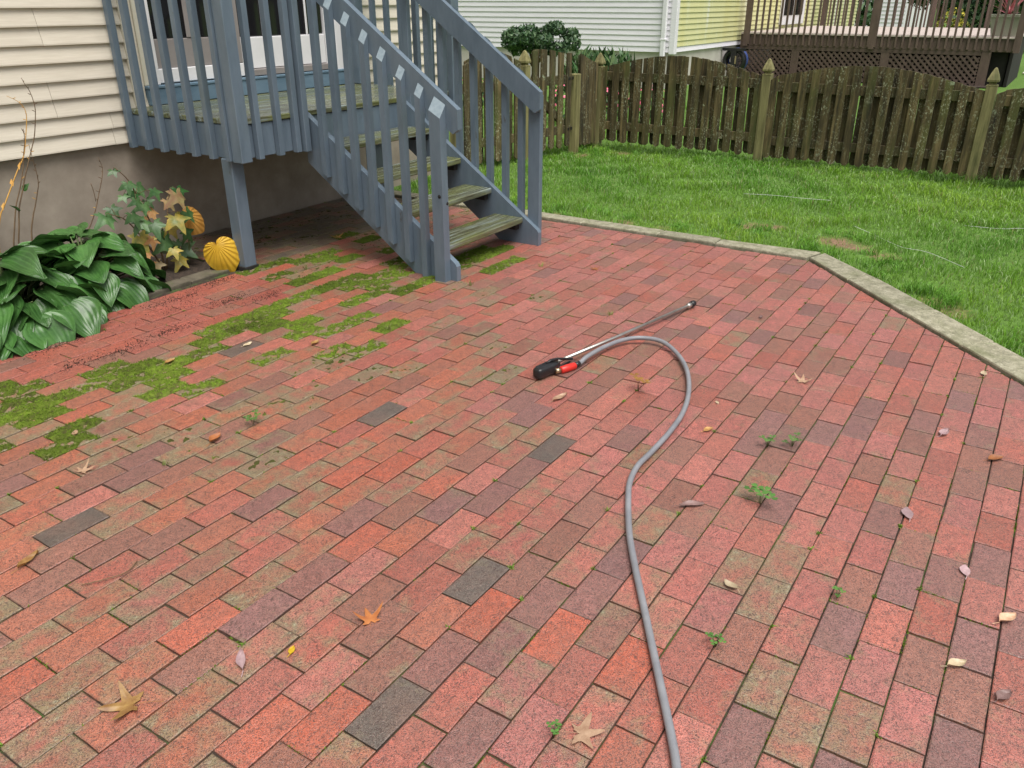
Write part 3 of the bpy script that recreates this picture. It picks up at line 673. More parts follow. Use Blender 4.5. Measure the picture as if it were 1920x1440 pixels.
# downspout foot and window well panel at the far left end of the wall in view
ds = thing('downspout', (2.16, 4.86, 0), 'white metal downspout against the foundation at the left edge', 'downspout')
box('pipe', 2.115, 2.185, 4.85, 4.912, .02, .55, 'white', ds, .012); box('bracket', 2.105, 2.195, 4.842, 4.92, .40, .43, 'white', ds, .004)
tube('elbow', [(2.15, 4.88, .10), (2.145, 4.84, .05), (2.14, 4.74, .02)], .032, 'white', ds, 10)

# ------------------------------------------------------------------ porch with stairs
porch = thing('porch', (4.2, 4.3, 0), 'blue grey painted timber porch with stairs and baluster railings', 'porch')
DX0, DX1, DY0, DZ = 3.19, 5.27, 3.90, .885
y = DY0 - .012
while y < YW - .03:
    y2 = min(y + .138, YW - .014); box('floor_board', DX0 - .004, DX1 + .01, y + .003, y2 - .003, DZ - .030, DZ + random.uniform(-.001, .001), 'tread', porch, .004); y = y2
box('rim_board', DX0, DX1, DY0, DY0 + .038, .665, DZ - .033, 'blue', porch)
box('rim_board', DX0, DX0 + .038, DY0 + .04, YW - .015, .665, DZ - .033, 'blue', porch)
box('rim_board', DX1 - .038, DX1, DY0 + .04, YW - .015, .665, DZ - .033, 'blue', porch)
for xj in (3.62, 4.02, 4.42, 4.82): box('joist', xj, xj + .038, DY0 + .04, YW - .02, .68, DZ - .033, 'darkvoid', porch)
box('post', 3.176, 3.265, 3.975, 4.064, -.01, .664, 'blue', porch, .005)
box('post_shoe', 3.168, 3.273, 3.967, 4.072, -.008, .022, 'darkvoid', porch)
box('post', 4.40, 4.49, 3.97, 4.059, -.01, .664, 'blue', porch, .005)
box('post', 5.17, 5.259, 3.975, 4.064, -.01, .664, 'blue', porch, .005)
# railing of the landing
bm_side = mesh_from('baluster', *box_vf(-.019, .019, -.019, .019, 0, 1.12, .002), MT['blue'])
for yb in (4.871, 4.716, 4.561, 4.411, 4.266, 4.111, 3.966): link('baluster', bm_side, porch, (3.170, yb, .657))
for xb in (3.312, 3.469, 3.606): link('baluster', bm_side, porch, (xb, 3.877, .657))
box('rail_post', 3.640, 3.684, 3.835, 3.898, .655, 1.86, 'blue', porch)
box('rail_post', 3.166, 3.243, 3.862, 3.945, .650, 1.86, 'blue', porch, .004)
for yb in (4.70, 4.56, 4.42, 4.28, 4.14, 4.0): link('baluster', bm_side, porch, (5.290, yb, .657))
for xb in (4.80, 4.93, 5.06): link('baluster', bm_side, porch, (xb, 3.877, .657))
box('rail_post', 5.165, 5.255, 3.845, 3.898, .655, 1.86, 'blue', porch); box('rail_post', 5.22, 5.31, 4.815, 4.905, .888, 1.86, 'blue', porch)
box('top_rail', 3.19, 3.228, 3.95, 4.905, 1.68, 1.80, 'blue', porch); box('top_rail', 3.245, 3.638, 3.90, 3.938, 1.68, 1.80, 'blue', porch)
box('top_rail', 5.232, 5.27, 3.95, 4.813, 1.68, 1.80, 'blue', porch); box('top_rail', 4.70, 5.163, 3.90, 3.938, 1.68, 1.80, 'blue', porch)
box('cap_rail', 3.14, 3.25, 3.84, 4.91, 1.802, 1.835, 'blue', porch); box('cap_rail', 5.20, 5.33, 3.84, 4.91, 1.862, 1.89, 'blue', porch)
# stringers
def stringer(x0, x1, yf):
    tz = lambda yy: .112 + .692 * (yy - yf - .02)
    ye = 3.898; prism('stringer', [(yf, .0), (yf, tz(yf) - .01), (yf + .012, tz(yf + .012)), (ye, tz(ye)), (ye, tz(ye) - .30), (yf + .31, 0.0)], 0, x0, x1, 'blue', porch)
stringer(3.702, 3.740, 2.768); stringer(4.620, 4.658, 2.768)
for i, (yf, zt) in enumerate(((2.888, .178), (3.138, .348), (3.388, .522), (3.638, .698))):
    box('tread', 3.742, 4.618, yf, yf + .228, zt - .038, zt, 'tread', porch, .006)
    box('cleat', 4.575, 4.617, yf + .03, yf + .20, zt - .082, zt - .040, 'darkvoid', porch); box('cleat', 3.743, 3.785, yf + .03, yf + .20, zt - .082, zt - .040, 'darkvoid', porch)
def cut_baluster(nm, x0, x1, y0, y1, zb, sb, zt, st, sx, mat='blue'):
    """baluster with sloping foot (slope sb along y) and a double-bevelled pale top cut"""
    b8 = [(x0, y0, zb), (x1, y0, zb), (x1, y1, zb + sb * (y1 - y0)), (x0, y1, zb + sb * (y1 - y0))]
    t8 = [(x0, y0, zt), (x1, y0, zt + sx), (x1, y1, zt + sx + st * (y1 - y0)), (x0, y1, zt + st * (y1 - y0))]
    V_ = b8 + t8; F_ = hull_fix(V_, [[0, 1, 2, 3], [4, 5, 6, 7], [0, 1, 5, 4], [1, 2, 6, 5], [2, 3, 7, 6], [3, 0, 4, 7]])
    me_ = mesh_from(nm, V_, F_, MT[mat]); me_.materials.append(MT['bluecut']); me_.polygons[1].material_index = 1
    return link(nm, me_, porch)
for yb in (2.994, 3.119, 3.248, 3.371, 3.496, 3.616, 3.742):
    zc = 1.060 + .70 * (yb - .019 - 2.985)
    cut_baluster('baluster', 3.662, 3.700, yb - .038, yb, max(.004, .014 + .70 * (yb - .038 - 2.994)) , .66 if yb > 3.0 else 0, zc - .042 + (0 if yb < 3.7 else .03), .62, .055)
cut_baluster('newel_post', 3.645, 3.700, 2.812, 2.886, 0.0, 0, .92, .55, .065)
def rail(x0, x1, yf, zf, ye, dv=.155):
    tz = lambda yy: zf + .70 * (yy - yf)
    prism('handrail', [(yf, zf), (yf, zf - .105), (yf + .035, zf - .128), (yf + .07, tz(yf + .07) - dv), (ye, tz(ye) - dv), (ye, tz(ye))], 0, x0, x1, 'blue', porch)
rail(3.702, 3.740, 2.735, .964, 3.836); rail(4.620, 4.658, 2.772, .978, 3.842)
bm_r = {}
for yb in (2.96, 3.085, 3.21, 3.335, 3.46, 3.585, 3.71):
    zt = .96 + .70 * (yb - 2.772); zb = .055 + .692 * (yb - 2.79)
    cut_baluster('baluster', 4.660, 4.698, yb - .038, yb, max(.01, zb), .66, zt, .6, -.03)
box('newel_post', 4.660, 4.700, 2.79, 2.879, 0.0, .955, 'blue', porch)
box('rail_post', 4.660, 4.700, 3.84, 3.898, .655, 1.86, 'blue', porch)
tube('bolt', [(3.644, 2.832, .50), (3.6435, 2.832, .50)], .011, 'darkvoid', porch, 10); tube('bolt', [(3.69, 2.8118, .455), (3.69, 2.8113, .455)], .010, 'darkvoid', porch, 10)

# ------------------------------------------------------------------ fence
def picket_mesh(w, t, z0, z1a, z1b, axis):
    """picket centred at 0: clipped lower corners, top sloping from z1a to z1b; axis = direction of its width"""
    c = .022
    poly = [(-w / 2 + c, z0), (w / 2 - c, z0), (w / 2, z0 + c), (w / 2, z1b), (-w / 2, z1a), (-w / 2, z0 + c)]
    if axis == 'y': V_ = [(-t / 2, p[0], p[1]) for p in poly] + [(t / 2, p[0], p[1]) for p in poly]
    else: V_ = [(p[0], -t / 2, p[1]) for p in poly] + [(p[0], t / 2, p[1]) for p in poly]
    k = 6; F_ = [list(range(k)), list(range(k, 2 * k))] + [[i, (i + 1) % k, k + (i + 1) % k, k + i] for i in range(k)]
    return mesh_from('picket', V_, hull_fix(V_, F_), MT['fence'])
def cap_mesh(z):
    prof = [(.045, 0), (.045, .008), (.028, .014), (.028, .028), (.046, .036), (.047, .052), (.030, .10), (.012, .142), (.001, .152)]
    V_ = []; F_ = []
    for (r_, h_) in prof:
        for s_ in ((-1, -1), (1, -1), (1, 1), (-1, 1)): V_.append((s_[0] * r_, s_[1] * r_, h_))
    for i in range(len(prof) - 1):
        for j in range(4): F_.append([i * 4 + j, i * 4 + (j + 1) % 4, (i + 1) * 4 + (j + 1) % 4, (i + 1) * 4 + j])
    return mesh_from('cap', V_, F_, MT['fencepost'])
CAP = cap_mesh(0)
def fence_post(parent, x, y, zt, cap=True, mat='fencepost'):
    o = box('post', x - .0445, x + .0445, y - .0445, y + .0445, -.15, zt, mat, parent, .004)
    o.rotation_euler = (random.gauss(0, .004), random.gauss(0, .004), 0)
    if cap:
        c_ = bpy.data.objects.new('cap', CAP); C.objects.link(c_); c_.parent = o; c_.location = (x, y, zt)
    return o
fence = thing('fence', (8.66, 1.5, 0), 'mossy shadowbox picket fence with arched panels along the lawn', 'fence')
FP = [4.44, 2.56, .585, -1.39, -3.37]
for i, yp in enumerate(FP): fence_post(fence, 8.675 + (.0 if i else .01), yp, (.84, .825, .785, .76, .75)[i])
for i in range(4):
    ya, yb = FP[i] - .05, FP[i + 1] + .05; za, zb = (.835, .815, .775, .755, .75)[i:i + 2]
    top = lambda yy: (za + (zb - za) * (ya - yy) / (ya - yb)) + .145 * math.sin(math.pi * (ya - yy) / (ya - yb)) ** 1.1 if yb <= yy <= ya else min(za, zb)
    drop = (.0, -.01, -.02, -.03)[i]
    for (rz0, rz1) in ((.695, .785), (.175, .262)):
        box('rail', 8.664, 8.702, yb, ya, rz0 - .02 * i * .5 + drop, rz1 - .02 * i * .5 + drop, 'fence', fence)
    n_ = int((ya - yb) / .128)
    for kf in range(n_ + 1):
        yy = ya - .03 - kf * ((ya - yb - .06) / n_)
        w = random.uniform(.071, .080)
        me_ = picket_mesh(w, .017, random.uniform(.035, .055) + drop, top(yy - w / 2), top(yy + w / 2), 'y')
        o = link('picket', me_, fence, (8.652 + random.uniform(-.002, .002), yy, 0)); o.rotation_euler = (random.gauss(0, .008), 0, 0)
        if kf < n_:
            y2 = yy - (ya - yb - .06) / n_ / 2
            o = link('picket', picket_mesh(w, .017, random.uniform(.035, .055) + drop, top(y2 - w / 2), top(y2 + w / 2), 'y'), fence, (8.713, y2, 0)); o.rotation_euler = (random.gauss(0, .008), 0, 0)
# side run towards the house and the gate
def run(parent, p0, p1, tops, n_, base=.03, both=True, off=.022):
    d = Vector((p1[0] - p0[0], p1[1] - p0[1])); L = d.length; ang = math.atan2(d.y, d.x); d.normalize(); nn = Vector((d.y, -d.x))
    if nn.y > 0: nn = -nn
    for (rz0, rz1) in ((.70, .785), (.19, .275)):
        V_, F_ = box_vf(0, L, -.019, .019, rz0, rz1); o = link('rail', mesh_from('rail', V_, F_, MT['fence']), parent, (p0[0], p0[1], 0)); o.rotation_euler = (0, 0, ang)
    for k in range(n_):
        for sd_ in ((0, 1) if both else (0,)):
            t = (k + .5 + .5 * sd_) / n_
            if t > .99: continue
            w = random.uniform(.078, .088); tt = tops(t)
            s_ = (tops(min(1, t + .04)) - tops(max(0, t - .04))) / (.08 * L) * w / 2 * (1 if abs(ang) < 1.6 else -1)
            P_ = Vector(p0) + d * (t * L) + nn * (off if sd_ == 0 else -off - .006)
            o = link('picket', picket_mesh(w, .017, base + random.uniform(-.01, .015), tt - s_, tt + s_, 'x'), parent, (P_.x, P_.y, 0)); o.rotation_euler = (0, random.gauss(0, .008), ang)
sidef = thing('fence', (7.0, 4.65, 0), 'short mossy picket fence run between the house corner and the gate', 'fence')
fence_post(sidef, 7.36, 4.60, .955); fence_post(sidef, 6.47, 4.80, .955)
run(sidef, (6.53, 4.79), (7.31, 4.61), lambda t: .94 + .11 * math.sin(math.pi * t), 6)
gate = thing('gate', (7.8, 4.54, 0), 'mossy arched picket gate with diagonal brace', 'gate')
run(gate, (7.42, 4.585), (8.14, 4.50), lambda t: 1.0 + .05 * math.sin(math.pi * min(1, t + .25)), 5, base=.05, both=True)
d_ = Vector((.72, -.085)); Vb, Fb = box_vf(0, .84, -.019, .019, -.04, .04); o = link('brace', mesh_from('brace', Vb, Fb, MT['fence']), gate, (7.44, 4.60, .69)); o.rotation_euler = (0, R(33), math.atan2(d_.y, d_.x))
box('hinge', 8.06, 8.16, 4.475, 4.485, .215, .25, 'black', gate); box('hinge', 8.06, 8.16, 4.475, 4.485, .73, .765, 'black', gate)
stub = thing('fence', (8.4, 4.46, 0), 'narrow picket fence stub between the gate post and the corner post', 'fence')
fence_post(stub, 8.215, 4.485, .85, False)
run(stub, (8.27, 4.475), (8.60, 4.45), lambda t: .985 - .12 * t, 4)

# ------------------------------------------------------------------ neighbour's house
NX, NY = 16.0, 6.62
nh = thing('neighbour_house', (18, 9, 0), 'white sided neighbouring house with algae stained side wall', 'house')
box('foundation', NX + .03, 31.5, NY + .03, 16, -.4, .60, 'nfound', nh, .01)
box('wall_core', NX + .04, 31.48, NY + .04, 15.9, .605, 5.2, 'nwhite', nh, .01)
NC = .1
for k in range(26):
    z0 = .585 + NC * k
    V_ = []
    poly = [(NX - .014, z0), (NX - .012, z0 + .01), (NX + .003, z0 + NC), (NX + .038, z0 + NC), (NX + .038, z0 + .004)]
    prism('siding_board', poly, 1, NY + .0, 15.9, 'nwhite', nh)
    V0 = [(NY - .014, z0), (NY - .012, z0 + .01), (NY + .003, z0 + NC), (NY + .038, z0 + NC), (NY + .038, z0 + .004)]
    prism('siding_board', V0, 0, NX + .0, 31.5, 'nwhite' if k == 0 else 'nyellow', nh)
box('corner_trim', NX - .03, NX + .10, NY - .035, NY + .08, .55, 5.2, 'nwhite', nh, .006)
prism('roof', [(15.4, 5.2), (23.7, 8.0), (32.0, 5.2)], 1, NY - .4, 16.4, 'darkvoid', nh)
ndoor = box('door', 22.7, 24.9, NY - .04, NY - .016, .93, 3.0, 'white', nh); ndoor['_w'] = nh['_w']
for (xa, xb) in ((22.95, 23.75), (23.95, 24.65)):
    q = box('pane', xa, xb, NY - .052, NY - .042, 1.15, 2.8, 'glass'); q.parent = ndoor; q.location = (0, 0, 0)
sp_ = thing('downspout', (15.93, 6.83, 0), 'white downspout on the neighbouring house beside its corner', 'downspout')
box('pipe', 15.90, 15.97, 6.76, 6.86, .0, 5.2, 'nwhite', sp_, .015); box('bracket', 15.895, 15.985, 6.75, 6.87, .8, .83, 'nwhite', sp_)
# hose reel
reel = thing('hose_reel', (19.1, 6.4, .2), 'black garden hose reel with blue hose by the neighbouring deck', 'hose reel')
def torus_vf(c, R_, r_, axis_y=True, sg=24, tg=8):
    V_ = []; F_ = []
    for i in range(sg):
        a_ = 2 * math.pi * i / sg
        for j in range(tg):
            b2 = 2 * math.pi * j / tg; rr = R_ + r_ * math.cos(b2); V_.append((c[0] + r_ * math.sin(b2), c[1] + rr * math.cos(a_), c[2] + rr * math.sin(a_)))
    for i in range(sg):
        for j in range(tg): F_.append([i * tg + j, ((i + 1) % sg) * tg + j, ((i + 1) % sg) * tg + (j + 1) % tg, i * tg + (j + 1) % tg])
    return V_, F_
MT['bluehose'] = surf('blue hose', [(0.3, (0.03, 0.05, 0.16)), (0.7, (0.05, 0.08, 0.25))], scale=10, rough=.4, bumpd=0)
for i, xx in enumerate((18.86, 18.92, 18.98, 19.04)):
    link('hose_coil', mesh_from('hose_coil', *torus_vf((xx, 6.36, .30), .21, .05), MT['black' if i < 2 else 'bluehose'], True), reel)
box('bracket', 18.78, 18.84, 6.10, 6.62, .50, .56, 'black', reel); box('bracket', 18.78, 18.84, 6.30, 6.42, -.05, .5, 'black', reel); box('handle', 18.74, 18.78, 6.28, 6.31, .24, .40, 'brass', reel)
# ------------------------------------------------------------------ neighbour's deck
nd = thing('neighbour_deck', (22, 4, 0), 'brown stained raised deck with lattice skirt and baluster railing', 'deck')
EX, EX2, EY0, EY1 = 19.6, 25.9, 1.06, 6.52
y = EY0
while y < EY1 - .01: box('floor_board', EX + .01, EX2, y + .006, min(y + .30, EY1) - .006, .82, .853, 'brownfloor', nd); y += .30
box('rim_board', EX + .045, EX + .09, EY0, EY1, .58, .815, 'brown', nd)
nb = mesh_from('baluster', *box_vf(-.02, .02, -.02, .02, 0, 1.30, .003), MT['brown'])
y = EY0 + .05
while y < EY1 - .05: link('baluster', nb, nd, (EX + .022, y, .61)); y += .134
for yp in (6.40, 3.72, 1.06): box('rail_post', EX + .0, EX + .10, yp - .055, yp + .055, .57, 1.9, 'brown', nd)
box('top_rail', EX + .045, EX + .085, EY0, EY1, 1.75, 1.86, 'brown', nd)
for yp in (5.27, 3.42, 1.56): box('support_post', EX + .05, EX + .16, yp - .085, yp + .085, -.2, .575, 'brown', nd)
box('skirt_rail', EX + .048, EX + .078, 1.65, EY1, .505, .579, 'brown', nd)
box('dark_backing', 22.0, 22.05, 1.2, 6.5, -.2, .80, 'darkvoid', nd)  # added dark board, stands in for the shade behind the lattice
tag(link('soil_bed', mesh_from('soil_bed', [(19.3, 1.3, -.05), (26, 1.3, -.05), (26, 6.6, -.05), (19.3, 6.6, -.05)], [(0, 1, 2, 3)], MT['soil'])), 'dark soil under the neighbouring deck', 'soil', kind='structure')
LV, LF = [], []
def slat(y0, z0, y1, z1, x, w=.042):
    d = Vector((y1 - y0, z1 - z0)).normalized(); p = Vector((-d.y, d.x)) * w / 2; k0 = len(LV)
    for xx in (x, x + .009):
        for (yy, zz) in ((y0 - p.x, z0 - p.y), (y0 + p.x, z0 + p.y), (y1 + p.x, z1 + p.y), (y1 - p.x, z1 - p.y)): LV.append((xx, yy, zz))
    LF.extend([(k0, k0 + 1, k0 + 2, k0 + 3), (k0 + 4, k0 + 5, k0 + 6, k0 + 7)] + [(k0 + i, k0 + (i + 1) % 4, k0 + 4 + (i + 1) % 4, k0 + 4 + i) for i in range(4)])
for (a_, b_) in ((1.66, 3.33), (3.52, 5.18), (5.37, 6.5)):
    za, zb = -.12, .50
    k = a_ - (zb - za)
    while k < b_:
        lo, hi = max(k, a_), min(k + zb - za, b_)
        if hi - lo > .03: slat(lo, za + lo - k, hi, za + hi - k, EX + .052); slat(lo, zb - (lo - k), hi, zb - (hi - k), EX + .062)
        k += .118
tag(link('lattice', mesh_from('lattice', LV, LF, MT['brown']), nd), kind='stuff')
for yp in (6.3, 4.9, 3.5, 2.2, 1.1): box('rail_post', EX2 - .1, EX2, yp - .05, yp + .05, .86, 1.9, 'brown', nd)
y = 1.2
while y < 6.4: link('baluster', nb, nd, (EX2 - .05, y, .62)); y += .19
box('post', 20.8, 20.95, 4.05, 4.25, -.2, .81, 'darkvoid', nd); box('stair_side', 19.85, 23, 1.10, 1.16, -.15, .80, 'darkvoid', nd); box('stair_side', 19.9, 19.96, 1.18, 1.5, -.15, .80, 'darkvoid', nd)
# ------------------------------------------------------------------ shrubs, hedges, plants beyond the fence
def foliage(name, blobs, nleaf, size, cols, parent=None, up=.3):
    V_, F_, C_ = [], [], []
    for (bx, by, bz, rx, ry, rz) in blobs:
        n_ = int(nleaf * rx * rz / .04); u = rng.normal(0, 1, (n_, 3)); u /= np.linalg.norm(u, axis=1)[:, None]; rr = rng.uniform(.45, 1.05, n_) ** .6
        P_ = np.stack([bx + u[:, 0] * rx * rr, by + u[:, 1] * ry * rr, bz + u[:, 2] * rz * rr], 1)
        a_ = rng.normal(0, 1, (n_, 3)); a_ /= np.linalg.norm(a_, axis=1)[:, None]; b2 = np.cross(a_, u + .3 * rng.normal(0, 1, (n_, 3))); b2 /= np.linalg.norm(b2, axis=1)[:, None] + 1e-6
        s_ = size * rng.uniform(.5, 1.3, n_)[:, None]
        T = np.stack([P_ - a_ * s_ * .4, P_ + a_ * s_ * .4, P_ + b2 * s_ + np.array([0, 0, up]) * s_], 1)
        k0 = sum(len(v) for v in V_); V_.append(T.reshape(-1, 3)); F_.append(np.arange(n_ * 3).reshape(-1, 3) + k0)
        c_ = np.array(cols)[rng.integers(0, len(cols), n_)] * rng.uniform(.7, 1.25, (n_, 1)); c_ = np.concatenate([c_, np.ones((n_, 1))], 1); C_.append(np.repeat(c_, 3, 0))
    return link(name, np_mesh(name, np.concatenate(V_), np.concatenate(F_), MT['shrub'], np.concatenate(C_)), parent)
GRN = [(.024, .07, .026), (.045, .11, .042), (.08, .15, .06), (.13, .21, .10)]
jun = thing('juniper_shrub', (11.5, 7.0, -.05), 'spreading clipped conifer shrub with bare trunk above the fence', 'shrub')
tube('trunk', [(11.5, 7.0, -.05), (11.48, 7.03, .35), (11.52, 6.98, .62), (11.5, 7.02, .80)], [.05, .04, .035, .025], 'stalk', jun)
for dy, dz in ((.35, .92), (-.3, 1.0), (.15, 1.02)): tube('branch', [(11.5, 7.0, .55), (11.5, 7.0 + dy * .5, .75), (11.5, 7.0 + dy, dz)], [.025, .018, .01], 'stalk', jun, 6)
foliage('crown', [(11.5 + random.uniform(-.25, .25), 7.0 + dy, z_, .15, .15, .10) for dy, z_ in ((-.48, 1.02), (-.36, 1.12), (-.25, .95), (-.12, 1.05), (0, .98), (.1, 1.07), (.2, .93), (.3, 1.03), (.4, .9), (.5, .98), (.42, .8), (-.42, .84), (-.55, .9), (.05, .86), (-.2, .82))], 1000, .05, GRN, jun)
lowb = thing('low_shrub', (10.5, 5.4, -.05), 'low feathery green shrub behind the fence corner post', 'shrub')
foliage('crown', [(10.5, 5.4 + dy, .55, .25, .16, .28) for dy in (-.36, -.18, 0, .18, .36)], 160, .09, [(.08, .16, .05), (.14, .22, .08), (.05, .12, .04)], lowb, up=1.2)
tube('trunk', [(10.5, 5.4, -.05), (10.5, 5.4, .4)], [.03, .015], 'stalk', lowb, 6)
MT['pinkfl'] = surf('pink petals', [(0.3, (.62, .05, .12)), (0.7, (.80, .25, .35))], scale=30, rough=.5, bumpd=0)
for i, (fx, fy, lb) in enumerate(((10.2, 5.75, 'pink flowering bedding plant seen through the gate pickets'), (10.3, 5.2, 'pink flowering bedding plant behind the fence corner'), (10.4, 4.6, 'red pink flowering plant behind the first arched fence panel'), (10.1, 7.2, 'pink flowering plant low behind the side fence run'))):
    fl = thing('flowering_plant', (fx, fy, -.05), lb, 'flower', 'pink flowers behind the fence')
    foliage('leaves', [(fx, fy, .22, .22, .28, .24)], 110, .06, GRN, fl)
    V_, F_ = [], []
    for q in range(70):
        a_ = random.uniform(0, 6.28); b2 = random.uniform(-.2, 1.4); p = Vector((fx + .24 * math.cos(a_) * math.cos(b2), fy + .30 * math.sin(a_) * math.cos(b2), .25 + .26 * math.sin(b2))); k0 = len(V_)
        nrm = (p - Vector((fx, fy, .2))).normalized(); t1 = nrm.orthogonal().normalized(); t2 = nrm.cross(t1)
        V_.append(p + nrm * .004)
        for j in range(6): V_.append(p + (t1 * math.cos(j * 1.047) + t2 * math.sin(j * 1.047)) * .022)
        F_ += [(k0, k0 + 1 + j, k0 + 1 + (j + 1) % 6) for j in range(6)]
    link('blossoms', mesh_from('blossoms', V_, F_, MT['pinkfl']), fl)
# far things seen through the deck railing
fh = thing('far_house', (45, 12, 0), 'pale sided house far behind the brown deck', 'house')
box('wall', 42, 50, 6.8, 16, -.3, 6, 'nwhite', fh)
for k in range(30): prism('siding_board', [(41.97, .3 + .16 * k), (41.99, .46 + .16 * k), (42.02, .46 + .16 * k), (42.02, .3 + .16 * k)], 1, 6.8, 16, 'nwhite', fh)
prism('roof', [(41.4, 6), (46, 8.5), (50.6, 6)], 1, 6.4, 16.4, 'darkvoid', fh)
HED = [(33, 7.4, 'dark leafy shrub beyond the deck beside the far house'), (36, 4.6, 'dark green tree mass behind the middle of the brown deck'), (35, 2.6, 'dark green shrub behind the right half of the brown deck'), (34, .8, 'dark green shrub behind the planter'), (38, -1.8, 'green shrub at the right edge beyond the deck'), (37, -5, 'broad green shrub out beyond the lawn')]
for i, (hx, hy, lb) in enumerate(HED):
    t_ = thing('tree', (hx, hy, -.1), lb, 'tree', 'trees beyond the brown deck')
    tube('trunk', [(hx, hy, -.2), (hx + .05, hy + .05, 1.2), (hx, hy, 2.4)], [.13, .10, .06], 'stalk', t_)
    bl = [(hx + random.uniform(-.8, .8), hy + random.uniform(-1.1, 1.1), random.uniform(.7, 3.6), .6, .6, .5) for _ in range(16)]
    foliage('crown', bl, 45, .17, GRN, t_)
yb = thing('yellow_shrub', (27.2, 3.15, 0), 'small yellow leaved shrub seen between the deck balusters', 'shrub')
foliage('crown', [(27.2, 3.15, 1.05, .25, .35, .30), (27.2, 3.3, .8, .25, .3, .3), (27.2, 3.0, .75, .25, .3, .3)], 70, .08, [(.5, .42, .03), (.35, .33, .03), (.2, .2, .03)], yb); tube('trunk', [(27.2, 3.15, -.1), (27.2, 3.15, .8)], [.03, .02], 'stalk', yb, 6)
MT['planter'] = surf('grey green planter', [(0.3, (0.34, 0.35, 0.27)), (0.7, (0.42, 0.43, 0.34))], scale=5, rough=.5, bumpd=0)
pl = thing('planter', (20.05, 1.35, .853), 'grey green rectangular planter on the brown deck', 'planter')
def taper(nm, cx, cy, z0, z1, a0, b0, a1, b1, mat, par):
    V_ = [(cx - a0, cy - b0, z0), (cx + a0, cy - b0, z0), (cx + a0, cy + b0, z0), (cx - a0, cy + b0, z0), (cx - a1, cy - b1, z1), (cx + a1, cy - b1, z1), (cx + a1, cy + b1, z1), (cx - a1, cy + b1, z1)]
    return link(nm, mesh_from(nm, V_, hull_fix(V_, [[0, 1, 2, 3], [4, 5, 6, 7], [0, 1, 5, 4], [1, 2, 6, 5], [2, 3, 7, 6], [3, 0, 4, 7]]), MT[mat]), par)
taper('pot', 20.05, 1.36, .853, 1.20, .14, .22, .19, .29, 'planter', pl); taper('rim', 20.05, 1.36, 1.201, 1.25, .205, .31, .205, .31, 'planter', pl)
MT['cordy'] = leaf_material('pink strap leaf', (.28, .03, .05), (.55, .22, .24), .45, scale=6, trans=.15)
cp = thing('strap_leaf_plant', (20.05, 1.36, 1.25), 'pink strap leaved plant growing in the deck planter', 'plant')
for i in range(26):
    a_ = random.uniform(0, 6.28); L = random.uniform(.35, .6); e_ = random.uniform(.3, 1.3); P_ = [Vector((20.05, 1.36, 1.24)) + Vector((math.cos(a_), math.sin(a_), 0)) * (L * t * math.cos(e_)) + Vector((0, 0, 1)) * (L * t * math.sin(e_) - .25 * t * t * L) for t in (0, .35, .7, 1)]
    s_ = Vector((-math.sin(a_), math.cos(a_), 0)); V_ = []
    for p, w in zip(P_, (.012, .022, .018, .001)): V_ += [p - s_ * w, p + s_ * w]
    link('leaf', mesh_from('leaf', V_, [(0, 1, 3, 2), (2, 3, 5, 4), (4, 5, 7, 6)], MT['cordy']), cp)
# pale path edge beyond
tag(link('path', mesh_from('path', [(20, -3, -.055), (24.5, -3, -.055), (24.5, 1.05, -.055), (23.8, 1.05, -.055), (23.3, -1.5, -.055), (20, -2.5, -.055)], [(0, 1, 2, 3, 4, 5)], MT['nfound'])), 'pale path in the far lawn', 'path', kind='structure')

# ------------------------------------------------------------------ grass
def lawn_points(n_, x0, x1, y0, y1, thin=True):
    X = rng.uniform(x0, x1, n_); Y = rng.uniform(y0, y1, n_)
    ks = (X - K1[0]) * KN.x + (Y - K1[1]) * KN.y
    ok = (X > 5.272 + .145) | ((ks > .172) & (Y < 1.12))
    ok &= ~((X > 5.25) & (X < 6.45) & (Y > 4.92))
    X, Y = X[ok], Y[ok]
    bv = np.zeros(len(X))
    for (bx, by, r) in BARE: bv = np.maximum(bv, np.exp(-((X - bx) ** 2 + (Y - by) ** 2) / (r * r) * 1.3))
    cl = .5 + .25 * np.sin(X * 9 + 2 * np.sin(Y * 5)) + .25 * np.sin(Y * 11 + 2 * np.sin(X * 6))       # tussocks
    keep = (rng.uniform(0, 1, len(X)) > np.clip(bv * 1.25 - .15 + rng.normal(0, .2, len(X)), 0, .90)) & (rng.uniform(0, 1, len(X)) < .55 + .45 * cl)
    X, Y, bv, cl = X[keep], Y[keep], bv[keep], cl[keep]
    Z = -0.025 + .012 * np.sin(X * 2.1 + Y * 1.3) + .008 * np.sin(X * 5.3 - Y * 4.1) - .02 * bv - .004
    h = (.022 + .035 * cl) * rng.uniform(.6, 1.5, len(X)) * (1 - .5 * bv)
    patch = .5 + .5 * np.sin(X * 1.7 + 1.3 * np.sin(Y * 1.1)) * np.sin(Y * 1.9 + 1.2 * np.sin(X * .9 + 2))
    A_ = np.array([0.125, 0.330, 0.022]); B_ = np.array([0.300, 0.500, 0.040]); col = A_[None] * (1 - patch[:, None]) + B_[None] * patch[:, None]
    dry = rng.uniform(0, 1, len(X)) < .04; col[dry] = (.34, .30, .14)
    pale = rng.uniform(0, 1, len(X)) < .16; col[pale & ~dry] = (.42, .56, .26)  # pale blades: glints of light put into the blade colour
    return np.stack([X, Y, Z], 1), h, col
P1, h1, c1 = lawn_points(170000, 3.3, 6.9, -1.8, 4.9)
P2, h2, c2 = lawn_points(80000, 6.9, 8.9, -2.0, 5.0)
P3, h3, c3 = lawn_points(16000, 8.9, 13, -3, 8)
V1, F1, C1 = blades(P1, h1, rng.uniform(.0012, .0024, len(P1)), 1.0, c1)
